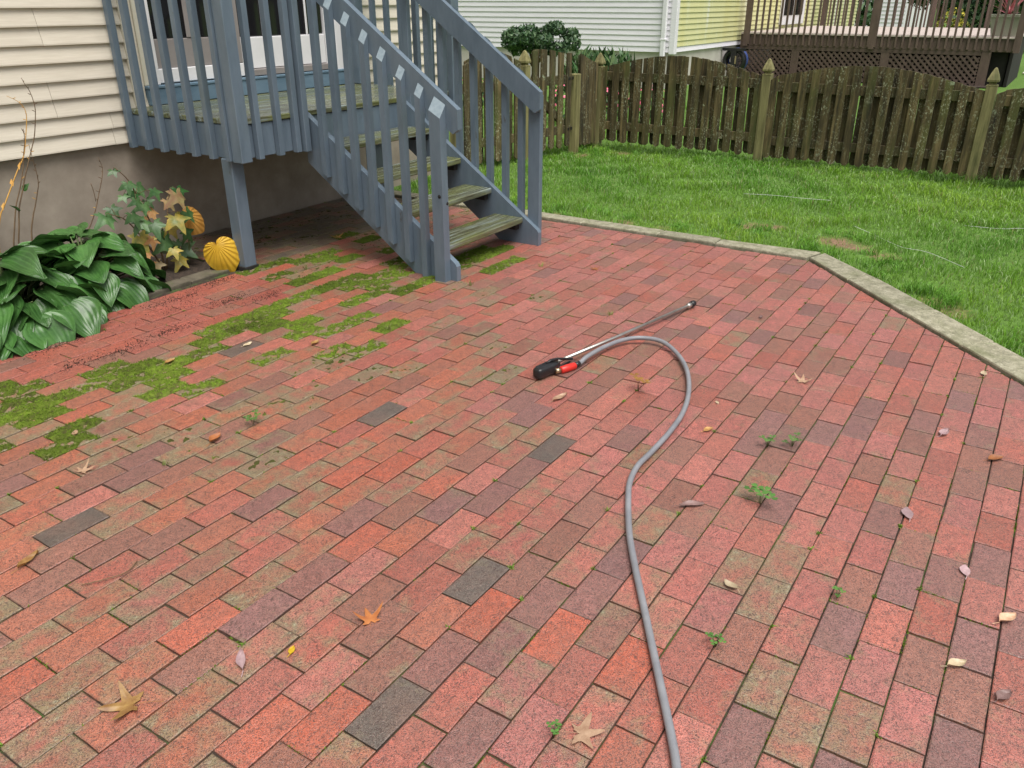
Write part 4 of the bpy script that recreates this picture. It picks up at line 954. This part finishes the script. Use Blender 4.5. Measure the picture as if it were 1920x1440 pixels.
V2, F2, C2 = blades(P2, h2 * 1.1, rng.uniform(.0018, .0032, len(P2)), 1.0, c2)
V3, F3, C3 = blades(P3, h3 * 1.6, rng.uniform(.004, .007, len(P3)), 1.0, c3)
# longer wisps along the fence foot
nw = 2600; Yw = rng.uniform(-2, 4.5, nw); Pw = np.stack([8.6 + rng.normal(0, .05, nw), Yw, np.full(nw, -.03)], 1)
V4, F4, C4 = blades(Pw, rng.uniform(.05, .15, nw) * np.where(Yw < 1, 1.2, .7), rng.uniform(.0018, .003, nw), 1.2, np.tile(np.array([[.10, .20, .03]]), (nw, 1)))
# coarse clumps along the kerb and round the bare soil
tc_ = []
for i in range(70):
    if i % 2: bx, by, r = random.choice(BARE); a_ = random.uniform(0, 6.28); x, y = bx + math.cos(a_) * r * 1.1, by + math.sin(a_) * r * 1.1
    else: q = A1 + KD * random.uniform(-.1, 3.0) + KN * random.uniform(.22, .6) if random.random() < .6 else Vector((random.uniform(5.46, 5.8), random.uniform(1.2, 4.2))); x, y = q.x, q.y
    if on_lawn(x, y, .21): tc_.append((x, y))
Pc = np.concatenate([np.stack([rng.normal(x, .035, 70), rng.normal(y, .035, 70), np.full(70, -.035)], 1) for x, y in tc_])
V5, F5, C5 = blades(Pc, rng.uniform(.04, .10, len(Pc)), rng.uniform(.0016, .003, len(Pc)), 1.3, np.tile(np.array([[.14, .33, .035]]), (len(Pc), 1)) * rng.uniform(.7, 1.5, (len(Pc), 1)))
allV = [V1, V2, V3, V4, V5]; allF = []; k0 = 0
for v, f in zip(allV, (F1, F2, F3, F4, F5)): allF.append(f + k0); k0 += len(v)
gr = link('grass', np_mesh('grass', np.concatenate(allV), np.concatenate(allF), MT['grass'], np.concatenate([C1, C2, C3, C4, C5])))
tag(gr, 'bright green lawn grass with a few bare patches', 'grass', kind='stuff')

# ------------------------------------------------------------------ hostas
def hosta_leaf_mesh(nm, mat, L=.27, Wd=.165, droop=.35, cup=.18, fold=0.0):
    nu, nv = 11, 13; V_ = []; U_ = []; F_ = []
    for i in range(nu):
        t = i / (nu - 1)
        w = Wd * (math.sin(math.pi * min(1, (t * .93 + .07)) ** .72) ** .85) * (1 - .25 * t) if t < .999 else .001
        for j in range(nv):
            s_ = -1 + 2 * j / (nv - 1)
            x = L * t - (.05 * L * max(0, 1 - t * 6) * (1 - abs(abs(s_) - .55)) * 1.0 if t < .17 else 0)   # heart shaped base
            yy = s_ * w * .62
            z = cup * abs(s_) ** 1.6 * w - droop * L * t * t + .004 * math.sin(s_ * 9 * math.pi) * (1 - t) - fold * w * (1 - abs(s_))
            z += .006 * math.sin(t * 9 + s_ * 3)
            V_.append((x, yy, z)); U_.append((j / (nv - 1), t))
    for i in range(nu - 1):
        for j in range(nv - 1): F_.append((i * nv + j, i * nv + j + 1, (i + 1) * nv + j + 1, (i + 1) * nv + j))
    return mesh_from(nm, V_, F_, MT[mat], True, U_)
HL = [hosta_leaf_mesh('leaf', 'hosta', .185 + .014 * i, .170 + .012 * (i % 3), .12 + .09 * i, .10 + .07 * (i % 3), .1 * (i % 2)) for i in range(5)]
def place_leaf(me_, parent, p, az, pitch, roll, s_, nm='leaf'):
    o = link(nm, me_, parent, p); o.rotation_mode = 'QUATERNION'
    o.rotation_quaternion = (Matrix.Rotation(az, 3, 'Z') @ Matrix.Rotation(pitch, 3, 'Y') @ Matrix.Rotation(roll, 3, 'X')).to_quaternion(); o.scale = (s_, s_, s_); return o
CL = [(1.38, 4.22, 62, .42, 'hosta clump with broad dark leaves at the left edge of the bed'),
      (1.90, 4.22, 78, .46, 'large hosta clump spilling over the patio in the middle of the bed'),
      (2.38, 4.32, 56, .36, 'hosta clump with glossy leaves beside the lobed leaf sapling')]
for (hx, hy, n_, Rr, lb) in CL:
    t_ = thing('hosta_plant', (hx, hy, -.012), lb, 'hosta', 'hostas in the bed')
    for i in range(n_):
        a_ = i * 2.399 + random.uniform(-.3, .3); q = ((i + .5) / n_) ** .6
        r_ = Rr * q * random.uniform(.75, 1.0); ca, sa = math.cos(a_), math.sin(a_)
        py = hy + sa * r_ * .9
        if py > 4.80: py = 4.80 - random.uniform(0, .2)
        hz = .34 * (1 - .70 * q * q) + random.uniform(-.03, .03)
        if sa < -.2: hz -= .10 * q
        px = hx + ca * r_
        pit = -.25 + .85 * q + random.uniform(-.2, .25)
        if sa < -.3: pit += .10
        az = a_ + random.uniform(-.45, .45)
        if py > 4.6 and math.sin(az) > .2: az = -az * .5
        place_leaf(HL[i % 5], t_, (px, py, max(hz, .05)), az, pit, random.uniform(-.35, .35), random.uniform(.78, 1.08))
        tube('petiole', [(hx + ca * .05, hy + sa * .04, -.012), (hx + ca * r_ * .5, (hy + py) / 2, hz * .75), (px, py, max(hz, .05))], [.007, .006, .004], 'greenstem', t_, 5)
# dry flower stalks
ST = [('stalk', [(2.429,1.130),(2.439,1.100),(2.455,1.065),(2.463,1.019),(2.463,0.971),(2.450,0.918),(2.423,0.833),(2.377,0.742),(2.364,0.716),(2.325,0.640),(2.291,0.564),(2.253,0.482),(2.229,0.389),(2.198,0.264),(2.17,0.0)], 'tallest dry flower stalk rising from the hostas against the siding'),
 ('stalkgold', [(2.332,1.049),(2.370,1.027),(2.397,1.001),(2.409,0.970),(2.408,0.936),(2.389,0.870),(2.363,0.791),(2.347,0.752),(2.332,0.726),(2.285,0.664),(2.236,0.591),(2.181,0.510),(2.144,0.453),(2.10,0.3),(2.07,0.0)], 'golden dry flower stalk bending over at its tip left of the tallest one'),
 ('stalk', [(2.367,0.883),(2.374,0.855),(2.366,0.813),(2.341,0.739),(2.322,0.675),(2.280,0.577),(2.240,0.496),(2.201,0.378),(2.173,0.269),(2.15,0.0)], 'short thin dry flower stalk between two taller ones'),
 ('stalk', [(2.386,0.802),(2.387,0.713),(2.390,0.656),(2.386,0.593),(2.368,0.545),(2.339,0.477),(2.314,0.424),(2.278,0.304),(2.25,0.0)], 'dry flower stalk just right of the tallest one against the foundation'),
 ('stalk', [(2.756,0.680),(2.769,0.620),(2.752,0.559),(2.719,0.488),(2.679,0.403),(2.631,0.322),(2.578,0.255),(2.537,0.151),(2.50,0.0)], 'forked dry flower stalk standing next to the sapling')]
for (mt, pts, lb) in ST:
    t_ = thing('flower_stalk', (pts[-1][0], 4.6, 0), lb, 'stalk', 'dry hosta flower stalks')
    pp = smooth_path([(x, 4.6, z) for x, z in pts[::-1]], 4); rd = [.0042 - .0030 * i / len(pp) for i in range(len(pp))]
    tube('stem', pp, rd, mt, t_, 6)
    for i in range(9):
        p = pp[int(len(pp) * (.45 + .06 * i))]; a_ = random.uniform(0, 6.28); q = p + Vector((.020 * math.cos(a_), .012 * math.sin(a_), .018 * random.uniform(.2, 1)))
        tube('seed_pod', [p, p.lerp(q, .6), q], [.0012, .0022, .0010], 'stalkgold' if (mt == 'stalkgold' or i < 2) else 'stalk', t_, 5)
    if lb.startswith('tallest'):
        for (x, z, az, s_) in ((2.30, .57, -.2, .26), (2.25, .47, 2.8, .28)): place_leaf(HL[0], t_, (x, 4.6, z), az, -.9, .3, s_)
    if lb.startswith('forked'): tube('branch', smooth_path([(2.687, 4.6, .44), (2.687, 4.6, .494), (2.680, 4.6, .545)], 4), .002, 'stalk', t_, 5)
    if lb.startswith('golden'):
        for (x, z) in ((2.30, .68), (2.245, .60), (2.165, .49)): place_leaf(mesh_from('husk', [(0, -.004, 0), (.02, -.01, .004), (.045, 0, 0), (.02, .01, .004)], [(0, 1, 2, 3)], MT['stalkgold']), t_, (x, 4.595, z), random.uniform(-1, 1), -1.1, 0, 1.0, 'husk')
# yellow hosta leaves by the porch post
def heart_leaf(nm, mat, W_, H_):
    """ribbed, cupped heart leaf built round the point where the stem joins; x runs to the tip"""
    na, nr = 145, 8; V_ = []; U_ = []; F_ = []
    for i in range(na):
        th = -math.pi + 2 * math.pi * i / (na - 1); th_ = max(-3.05, min(3.05, th))
        r = (.5 + .5 * math.cos(th_)) ** .78 * (1 + .10 * math.exp(-(th_ / .22) ** 2)) + .03
        for j in range(nr):
            q = r * j / (nr - 1); x = q * math.cos(th_); yy = q * math.sin(th_)
            z = -.30 * yy * yy - .22 * max(0, x - .1) ** 2 - .12 * min(0, x) ** 2 * 4 + .018 * math.cos(th_ * 24) * (j / (nr - 1)) * (1 - .35 * j / (nr - 1))
            V_.append((x * H_, yy * W_ * .78, z * H_ * 1.6)); U_.append((i / (na - 1) * 2.6, j / (nr - 1)))
    for i in range(na - 1):
        for j in range(nr - 1): F_.append((i * nr + j, (i + 1) * nr + j, (i + 1) * nr + j + 1, i * nr + j + 1))
    return mesh_from(nm, V_, F_, MT[mat], True, U_)
t_ = thing('hosta_plant', (3.10, 4.12, 0), 'single yellow ribbed hosta leaf leaning beside the porch post', 'hosta')
o = link('leaf', heart_leaf('leaf', 'hostayellow', .185, .165), t_, (3.075, 4.085, .170)); o.rotation_mode = 'QUATERNION'
vx = Vector((.10, -.42, -.85)).normalized(); vn = Vector((-.62, -.66, .36)); vn = (vn - vx * vn.dot(vx)).normalized(); vy = vn.cross(vx)
o.rotation_quaternion = Matrix((vx, vy, vn)).transposed().to_quaternion()
tube('petiole', [(3.06, 4.16, 0), (3.08, 4.13, .12), (3.075, 4.088, .168)], [.006, .005, .004], 'greenstem', t_, 6)
t_ = thing('hosta_plant', (3.09, 4.40, 0), 'drooping orange yellow hosta leaf on a thin stem behind the sapling', 'hosta')
o = link('leaf', heart_leaf('leaf', 'hostarust', .15, .14), t_, (3.115, 4.40, .30)); o.rotation_mode = 'QUATERNION'
vx = Vector((.55, -.35, -.62)).normalized(); vn = Vector((-.35, -.8, .45)); vn = (vn - vx * vn.dot(vx)).normalized(); vy = vn.cross(vx); o.rotation_quaternion = Matrix((vx, vy, vn)).transposed().to_quaternion()
tube('petiole', smooth_path([(3.09, 4.40, 0), (3.115, 4.40, .15), (3.12, 4.41, .27), (3.115, 4.40, .30)], 3), .004, 'greenstem', t_, 6)

# ------------------------------------------------------------------ lobed-leaf sapling and fallen star leaves
def star_leaf(nm, mat, size, curl=.25, lobes=5, stem=.6, width=.34, seed=0):
    rr = random.Random(seed); angs = [-2.15, -1.1, 0, 1.1, 2.15] if lobes == 5 else [-1.1, 0, 1.1]; lens = [.62, .92, 1.0, .92, .62] if lobes == 5 else [.85, 1, .85]
    out = []
    for i, (a_, L) in enumerate(zip(angs, lens)):
        L *= rr.uniform(.88, 1.1)
        out.append((a_ - .52, width)); lw = .30 if not stem else .20; out.append((a_ - lw, L * .60)); out.append((a_ - lw * .5, L * .80)); out.append((a_, L)); out.append((a_ + lw * .5, L * .80)); out.append((a_ + lw, L * .60))
    out.append((angs[-1] + .5, .30)); out.append((math.pi, .06))
    V_ = [(0, 0, 0)]; 
    ph = rr.uniform(0, 6)
    for (a_, r_) in out:
        z = curl * r_ * r_ * size * (.55 + .45 * math.sin(a_ * 2.3 + ph)) + .05 * size * math.sin(a_ * 5 + ph) * r_
        V_.append((math.cos(a_) * r_ * size, math.sin(a_) * r_ * size, z))
    k = len(out); inner = []
    for (a_, r_) in out:
        z = curl * (r_ * .5) ** 2 * size * .6 + .012 * size; V_.append((math.cos(a_) * r_ * .5 * size, math.sin(a_) * r_ * .5 * size, z))
    F_ = []
    for i in range(k):
        j = (i + 1) % k; F_.append((0, 1 + k + i, 1 + k + j)); F_.append((1 + k + i, 1 + i, 1 + j, 1 + k + j))
    if stem:
        s_ = .012 * size; n0 = len(V_); V_ += [(0, -s_, .01 * size), (0, s_, .01 * size), (-stem * size * .6, s_ * .8 + .05 * size, .06 * size), (-stem * size * .6, -s_ * .8 + .05 * size, .06 * size), (-stem * size, s_ + .14 * size, .03 * size), (-stem * size, -s_ + .14 * size, .03 * size)]
        F_ += [(n0, n0 + 1, n0 + 2, n0 + 3), (n0 + 3, n0 + 2, n0 + 4, n0 + 5)]
    return mesh_from(nm, V_, F_, MT[mat], True)
SAP = [(2.729, 0.626, 'g', 0.6), (2.773, 0.547, 'g', 0.8), (2.88, 0.511, 'g', 1.2), (2.726, 0.487, 'g', 0.6), (2.829, 0.489, 'd', 0.9), (2.625, 0.385, 'g', 1.2), (2.687, 0.414, 'g', 0.9), (2.731, 0.385, 'g', 1), (2.772, 0.335, 'g', 1), (2.825, 0.313, 'g', 1), (2.881, 0.296, 'g', 1.2), (2.836, 0.416, 'g', 0.9), (2.774, 0.24, 'y', 1.3), (2.829, 0.222, 'o', 0.8), (2.773, 0.154, 'o', 0.8), (2.8, 0.088, 'o', 0.8), (2.875, 0.05, 'c', 0.9), (2.988, 0.06, 'y', 1), (3.079, 0.09, 'g', 1.3), (3.012, 0.153, 'g', 0.7), (2.919, 0.185, 'g', 1.3), (2.95, 0.217, 'g', 0.9), (2.996, 0.321, 'y', 1.3), (3.035, 0.448, 'p', 1.3), (3.048, 0.392, 'p', 0.9), (3.112, 0.455, 'd', 1.0), (3.098, 0.323, 'g', 1), (3.09, 0.286, 'o', 1), (3.08, 0.205, 'g', 1.0), (2.917, 0.353, 'o', 0.9), (3.011, 0.242, 'y', 1), (2.911, 0.491, 'g', 0.8), (2.776, 0.458, 'g', 0.7), (2.924, 0.415, 'g', 0.7), (2.945, 0.135, 'y', 0.8)]
sap = thing('sapling', (2.93, 4.42, 0), 'leafy sapling with lobed green and rusting leaves by the porch post', 'sapling')
stems = [smooth_path([(2.93, 4.42, 0), (2.92, 4.43, .2), (2.87, 4.44, .4), (2.80, 4.42, .56), (2.735, 4.42, .64)], 5), smooth_path([(2.94, 4.42, 0), (2.98, 4.41, .2), (3.02, 4.42, .36), (3.06, 4.42, .47)], 5), smooth_path([(2.92, 4.42, 0), (2.84, 4.42, .18), (2.74, 4.42, .34), (2.64, 4.42, .40)], 5)]
for s_ in stems: tube('stem', s_, [.006 - .004 * i / len(s_) for i in range(len(s_))], 'stalk', sap, 6)
SL = {c: [star_leaf('leaf', 'leaf_' + c, .080, -.35 - .1 * i, seed=i, stem=0, width=.48) for i in range(3)] for c in 'gdyocp'}
for i, (x, z, c, s_) in enumerate(SAP):
    p = Vector((x, 4.42 + random.uniform(-.10, .05), z)); st_ = min((q for s2 in stems for q in s2), key=lambda q: (q - p).length + (0.3 if q.z > p.z + .05 else 0))
    o = link('leaf', SL[c][i % 3], sap, p); o.rotation_mode = 'QUATERNION'
    d = Vector((x - st_.x + random.uniform(-.05, .05), random.uniform(-.25, -.05), -.12 - random.uniform(0, .15))).normalized(); nrm = Vector((random.uniform(-.5, .2), -.75, random.uniform(.35, .9))); nrm = (nrm - d * nrm.dot(d)).normalized()
    o.rotation_quaternion = Matrix((d, nrm.cross(d), nrm)).transposed().to_quaternion(); o.scale = (s_ * 1.05,) * 3
    if (st_ - p).length > .01: tube('petiole', [st_, st_.lerp(p, .5) + Vector((0, 0, .012)), p], .0014, 'stalk', sap, 4)

# fallen leaves
def oval_leaf(nm, mat, L, W_, curl, seed):
    rr = random.Random(seed); V_ = []; F_ = []; nu, nv = 8, 5; ph = rr.uniform(0, 6)
    for i in range(nu):
        t = i / (nu - 1); w = W_ * math.sin(math.pi * min(max(t, .02), .985)) ** .8
        for j in range(nv):
            s_ = -1 + 2 * j / (nv - 1); z = .003 + curl * L * (abs(s_) ** 2 * .16 + .35 * (t - .5) ** 2) + .03 * L * math.sin(t * 7 + s_ * 3 + ph) + .02 * L
            V_.append((L * (t - .5), s_ * w / 2 + .06 * L * math.sin(t * 3), z))
    for i in range(nu - 1):
        for j in range(nv - 1): F_.append((i * nv + j, i * nv + j + 1, (i + 1) * nv + j + 1, (i + 1) * nv + j))
    n0 = len(V_); V_ += [(-.5 * L, -.0012, .006), (-.5 * L, .0012, .006), (-.78 * L, .006, .004), (-.78 * L, .004, .004)]; F_.append((n0, n0 + 1, n0 + 2, n0 + 3))
    return mesh_from(nm, V_, F_, MT[mat], True)
FALL = [  # x, y, kind, size, colour, heading, curl, label
 (.707, 1.515, 's', .068, 'ochre', 2.4, .55, 'crumpled brown star leaf at the lower left of the patio with its stem'),
 (1.230, 1.240, 's', .052, 'rust', 1.0, .8, 'curled rust brown star leaf in the lower middle of the patio'),
 (1.205, .592, 's', .062, 'tan', -1.0, .25, 'flat pale tan star leaf near the bottom edge left of the hose'),
 (1.260, 2.599, 's', .045, 'tan', .4, .7, 'small tan star leaf on the bricks at the left edge'),
 (4.041, 4.050, 's', .060, 'ochre', .9, .5, 'brown star leaf lying in the shade under the porch'),
 (.945, 1.407, 'o', .060, 'mauve', .9, .5, 'mauve folded leaf left of the small yellow leaf'),
 (1.038, 1.331, 'o', .026, 'yellow', .5, .2, 'small bright yellow round leaf on the lower left bricks'),
 (2.542, .126, 'o', .058, 'mauve', .3, .2, 'mauve oval leaf with a stem right of the clover weed'),
 (2.316, -.064, 'o', .046, 'mauve', .2, .3, 'small round mauve leaf near the right edge'),
 (2.146, -.181, 'o', .052, 'tan', -.6, .8, 'curled tan and cream leaf at the right edge'),
 (1.838, -.196, 'o', .045, 'dark', -.5, .7, 'dark curled leaf at the lower right edge'),
 (1.887, .484, 'o', .040, 'cream', 1.2, .6, 'cream pointed leaf on an olive stained brick right of the hose'),
 (1.892, -.089, 'o', .044, 'cream', -.8, .8, 'crumpled cream leaf in the lower right of the patio'),
 (2.209, .727, 'o', .072, 'dark', -.9, .3, 'slender dark leaf just right of the hose'),
 (2.735, .868, 'o', .042, 'ochre', -.4, .4, 'orange tan leaf right of the hose bend'),
 (3.378, .684, 's', .050, 'tan', .2, .8, 'curled tan leaf among the rose bricks in the upper right'),
 (1.663, 2.392, 'o', .058, 'rust', .3, .9, 'curled red brown leaf on the left bricks near the clover'),
 (2.555, 2.768, 'o', .052, 'ochre', .2, .6, 'orange brown leaf at the end of the moss patch'),
 (2.035, 3.161, 'o', .050, 'ochre', .1, .6, 'orange leaf lying on the moss strip at left'),
 (2.370, 3.031, 'o', .046, 'cream', .1, .1, 'pale cream leaf on the dark grey brick in the moss'),
 (3.192, .104, 'o', .052, 'mauve', -.3, .6, 'small mauve leaf on a purple brick at right'),
 (3.081, -.077, 'o', .055, 'rust', -.7, .5, 'thin rust coloured leaf at the right edge by a joint'),
 (4.345, 2.198, 's', .045, 'rust', .4, .7, 'small rust star leaf on the bricks beyond the stair foot'),
 (3.890, .033, 'o', .042, 'cream', .1, .5, 'tiny cream curled leaf close to the slanting kerb'),
 (2.670, 1.484, 'o', .075, 'tan', -.2, .3, 'slim tan leaf in front of the wand grip'),
 (4.068, 1.081, 'o', .032, 'dark', .1, .5, 'tiny dark leaf right of the wand tip'),
 (1.405, 2.877, 'o', .036, 'tan', .8, .5, 'small tan leaf on the left moss patch'),
 (.877, 2.250, 'o', .065, 'ochre', .3, .6, 'pale ochre leaf at the left edge in the lower half'),
 (2.984, .923, 'o', .022, 'cream', .7, .2, 'tiny white leaf inside the loop of the hose')]
for i, (x, y, kd, s_, cl_, az, cu, lb) in enumerate(FALL):
    me_ = star_leaf('fallen_leaf', 'dead_' + cl_, s_, cu, seed=i + 20, stem=1.1 if s_ > .055 else .5) if kd == 's' else oval_leaf('fallen_leaf', 'dead_' + cl_, s_ * 1.2, s_ * (.62 if s_ < .06 else .40), cu, i)
    if kd == 's': 
        zmin = min(v.co.z for v in me_.vertices)
        for v in me_.vertices: v.co.z += .003 - zmin
    o = link('fallen_leaf', me_, None, (x, y, .001)); o.rotation_euler = (0, 0, az); tag(o, lb, 'leaf', 'leaves fallen on the patio')
o = tube('twig', smooth_path([(.90, 2.02, .004), (.95, 1.985, .006), (1.0, 1.965, .005), (1.05, 1.985, .004)], 4), .0016, 'stalk', None, 5); tag(o, 'thin curved twig on the bricks at the left', 'twig')

# ------------------------------------------------------------------ weeds rooted in the joints
WD = [(1.830, 2.378, .05, 'clover', 'dark green clover weed on the left bricks'), (2.345, .545, .075, 'clover', 'tallest clover weed on the right half of the patio'), (2.735, .64, .045, 'clover', 'left of two clover sprouts right of the hose loop'), (2.785, .565, .045, 'clover', 'right of two clover sprouts right of the hose loop'),
      (2.920, 1.246, .07, 'red', 'small red brown seedling inside the hose loop'), (1.167, .641, .03, 'clover', 'green sprout touching the tan star leaf'), (1.636, .438, .035, 'clover', 'green sprout in a joint just right of the hose'), (3.688, 2.663, .06, 'tuft', 'yellow green tuft in front of the stair foot'),
      (2.002, .221, .03, 'clover', 'small green sprout in a joint at lower right'), (1.244, 2.794, .035, 'tuft', 'pale weed at the edge of the left moss patch'), (1.451, 2.403, .03, 'tuft', 'pale weed left of the curled red brown leaf'), (4.226, 2.507, .045, 'tuft', 'grass tuft beyond the stair foot on the right'), (2.881, 2.586, .05, 'tuft', 'wispy weed in the middle of the moss patch'), (3.687, 1.760, .045, 'tuft', 'grass tuft above the wand lance'), (3.398, 3.689, .05, 'tuft', 'pale weed in front of the porch post'), (2.639, 3.240, .055, 'tuft', 'wispy weed beside the washed red bricks')]
MT['clover'] = leaf_material('clover leaf', (.05, .15, .03), (.12, .26, .05), .45, scale=50); MT['redling'] = leaf_material('red seedling leaf', (.20, .09, .02), (.32, .20, .04), .5, scale=50)
MT['tuft'] = leaf_material('pale weed blade', (.16, .22, .05), (.34, .36, .12), .6, scale=50)
for (x, y, h_, kd, lb) in WD:
    t_ = thing('weed', (x, y, 0), lb, 'weed', 'weeds growing in the patio joints')
    if kd == 'tuft':
        n_ = 26; v, f, c = blades(np.stack([rng.normal(x, .006, n_), rng.normal(y, .006, n_), np.full(n_, -.006)], 1), rng.uniform(.4, 1.1, n_) * h_, rng.uniform(.001, .0022, n_), 1.1, np.ones((n_, 3)))
        link('blades', np_mesh('blades', v, f, MT['tuft']), t_)
        continue
    for i in range(5 if kd == 'clover' else 4):
        a_ = i * 1.4 + random.random(); r_ = h_ * random.uniform(.25, .6); p = Vector((x + r_ * math.cos(a_), y + r_ * math.sin(a_), h_ * random.uniform(.45, 1.0)))
        tube('stem', [(x, y, -.008), (x + r_ * .4 * math.cos(a_), y + r_ * .4 * math.sin(a_), p.z * .7), p], .0010, 'greenstem' if kd == 'clover' else 'stalk', t_, 4)
        V_ = [p]; F_ = []
        for j in range(3):
            b2 = a_ + j * 2.094; q = h_ * .30
            k0 = len(V_); d = Vector((math.cos(b2), math.sin(b2), .15)); s_ = Vector((-math.sin(b2), math.cos(b2), 0)); V_ += [p + d * q * .55 - s_ * q * .5, p + d * q - s_ * q * .3, p + d * q * .9, p + d * q + s_ * q * .3, p + d * q * .55 + s_ * q * .5]
            F_.append((0, k0, k0 + 1, k0 + 2, k0 + 3, k0 + 4))
        link('leaf', mesh_from('leaf', V_, F_, MT['clover' if kd == 'clover' else 'redling']), t_)

# ------------------------------------------------------------------ pressure washer wand and hose
A = Vector((2.775, 1.664, .032)); B = Vector((4.02, 1.440, .022)); dirw = (B - A).normalized(); sidew = Vector((dirw.y, -dirw.x, 0)).normalized(); upw = Vector((0, 0, 1))
wand = thing('pressure_washer_wand', tuple(A), 'pressure washer wand with black grip and long steel lance on the bricks', 'wand')
def loft(nm, secs, mat, parent, seg=14, pw=.55):
    """secs: (centre, half width along sidew, half height) super-ellipse sections"""
    V_ = []; F_ = []
    for (c_, a_, b2) in secs:
        for j in range(seg):
            q = 2 * math.pi * j / seg; cq, sq = math.cos(q), math.sin(q)
            V_.append(c_ + sidew * (a_ * math.copysign(abs(cq) ** pw, cq)) + upw * (b2 * math.copysign(abs(sq) ** pw, sq)))
    for i in range(len(secs) - 1):
        for j in range(seg): F_.append([i * seg + j, i * seg + (j + 1) % seg, (i + 1) * seg + (j + 1) % seg, (i + 1) * seg + j])
    F_.append(list(range(seg))[::-1]); F_.append([(len(secs) - 1) * seg + j for j in range(seg)])
    return link(nm, mesh_from(nm, V_, F_, MT[mat], True), parent)
at = lambda s_, off=0, z=0: A + dirw * s_ + sidew * off + upw * z
loft('grip', [(at(-.006, .004), .012, .013), (at(-.002, .004), .021, .022), (at(.012, .005), .023, .024), (at(.05, .006), .022, .023), (at(.08, .008), .024, .025), (at(.105, .010), .022, .024), (at(.125, .006), .016, .019), (at(.15, -.002), .012, .015), (at(.154, -.002), .007, .009)], 'black', wand, pw=.5)
loft('grip_ridge', [(at(.0, -.012, .012), .004, .006), (at(.02, -.013, .016), .006, .009), (at(.10, -.010, .018), .006, .009), (at(.13, -.006, .014), .004, .006)], 'black', wand, 10)
loft('trigger', [(at(.07, -.004, .024), .004, .005), (at(.10, -.002, .030), .007, .006), (at(.14, .006, .028), .007, .005), (at(.17, .014, .020), .006, .006), (at(.215, .022, .010), .005, .006), (at(.225, .022, .006), .002, .003)], 'black', wand, 10)
loft('trigger_guard', [(at(.10, .022, -.008), .005, .008), (at(.15, .018, -.010), .004, .007), (at(.215, .010, -.010), .004, .007), (at(.222, .010, -.008), .002, .003)], 'black', wand, 10)
tube('lance', [at(.12, -.008, .006), at(.6, -.004, .0), B - dirw * .05], .0085, 'steel', wand, 12)
tube('nozzle_collar', [B - dirw * .052, B - dirw * .048, B - dirw * .02, B - dirw * .018], [.009, .0135, .0135, .010], 'steel', wand, 12)
tube('nozzle_tip', [B - dirw * .017, B - dirw * .015, B + dirw * .012, B + dirw * .014], [.010, .0175, .0175, .013], 'black', wand, 14)
tube('inlet', [at(.095, .030, -.010), at(.118, .037, -.012)], [.012, .013], 'brass', wand, 12)
HP = [(3.058,1.567),(3.193,1.555),(3.323,1.522),(3.402,1.461),(3.414,1.356),(3.328,1.240),(3.172,1.131),(2.972,1.044),(2.799,0.999),(2.617,0.979),(2.447,0.975),(2.326,0.975),(2.215,0.952),(2.108,0.907),(1.948,0.827),(1.813,0.746),(1.695,0.670),(1.572,0.591),(1.463,0.521),(1.365,0.458),(1.289,0.410),(1.229,0.375),(1.137,0.329),(1.013,0.275),(0.7,.14),(.2,-.1),(-.5,-.3)]
h0 = at(.120, .038, -.012); h1 = at(.205, .052, -.012)
hose = thing('hose', tuple(h1), 'grey rubber hose looping from the wand to the bottom edge', 'hose')
path = smooth_path([tuple(h1), tuple(h1.lerp(Vector((*HP[0], .022)), .5))] + [(x, y, .0145 + (.016 if i < 5 else .008 if i < 8 else 0)) for i, (x, y) in enumerate(HP)], 6)
tube('hose_tube', path, .0105, 'hose', hose, 12)
tube('coupling', [h0, h0.lerp(h1, .05), h0.lerp(h1, .5), h0.lerp(h1, .95), h1], [.012, .0165, .0175, .0165, .013], 'redplastic', hose, 14)
tube('strain_relief', [h1, h1.lerp(path[8], .5)], [.0135, .0115], 'black', hose, 12)
# strings in the lawn
MT['string'] = surf('white string', [(0.3, (.6, .6, .6)), (0.7, (.75, .75, .75))], scale=10, rough=.5, bumpd=0)
for pts, lb in (([(6.996,2.150),(7.046,1.913),(7.024,1.641),(7.102,1.446)], 'white string lying in the grass near the fence'), ([(6.30,1.1),(6.150,.930),(5.907,.715),(5.835,.541),(5.6,.3)], 'white string lying in the grass by the bare patches'), ([(6.783,.425),(6.825,.188),(6.873,.056),(6.9,-.2)], 'white string lying in the grass at the right edge')):
    o = tube('string', smooth_path([(x, y, .004 + random.uniform(-.008, .008)) for x, y in pts], 5), .0013, 'string', None, 5); tag(o, lb, 'string', 'strings in the lawn')

for o in bpy.data.objects:
    if '_w' in o: del o['_w']
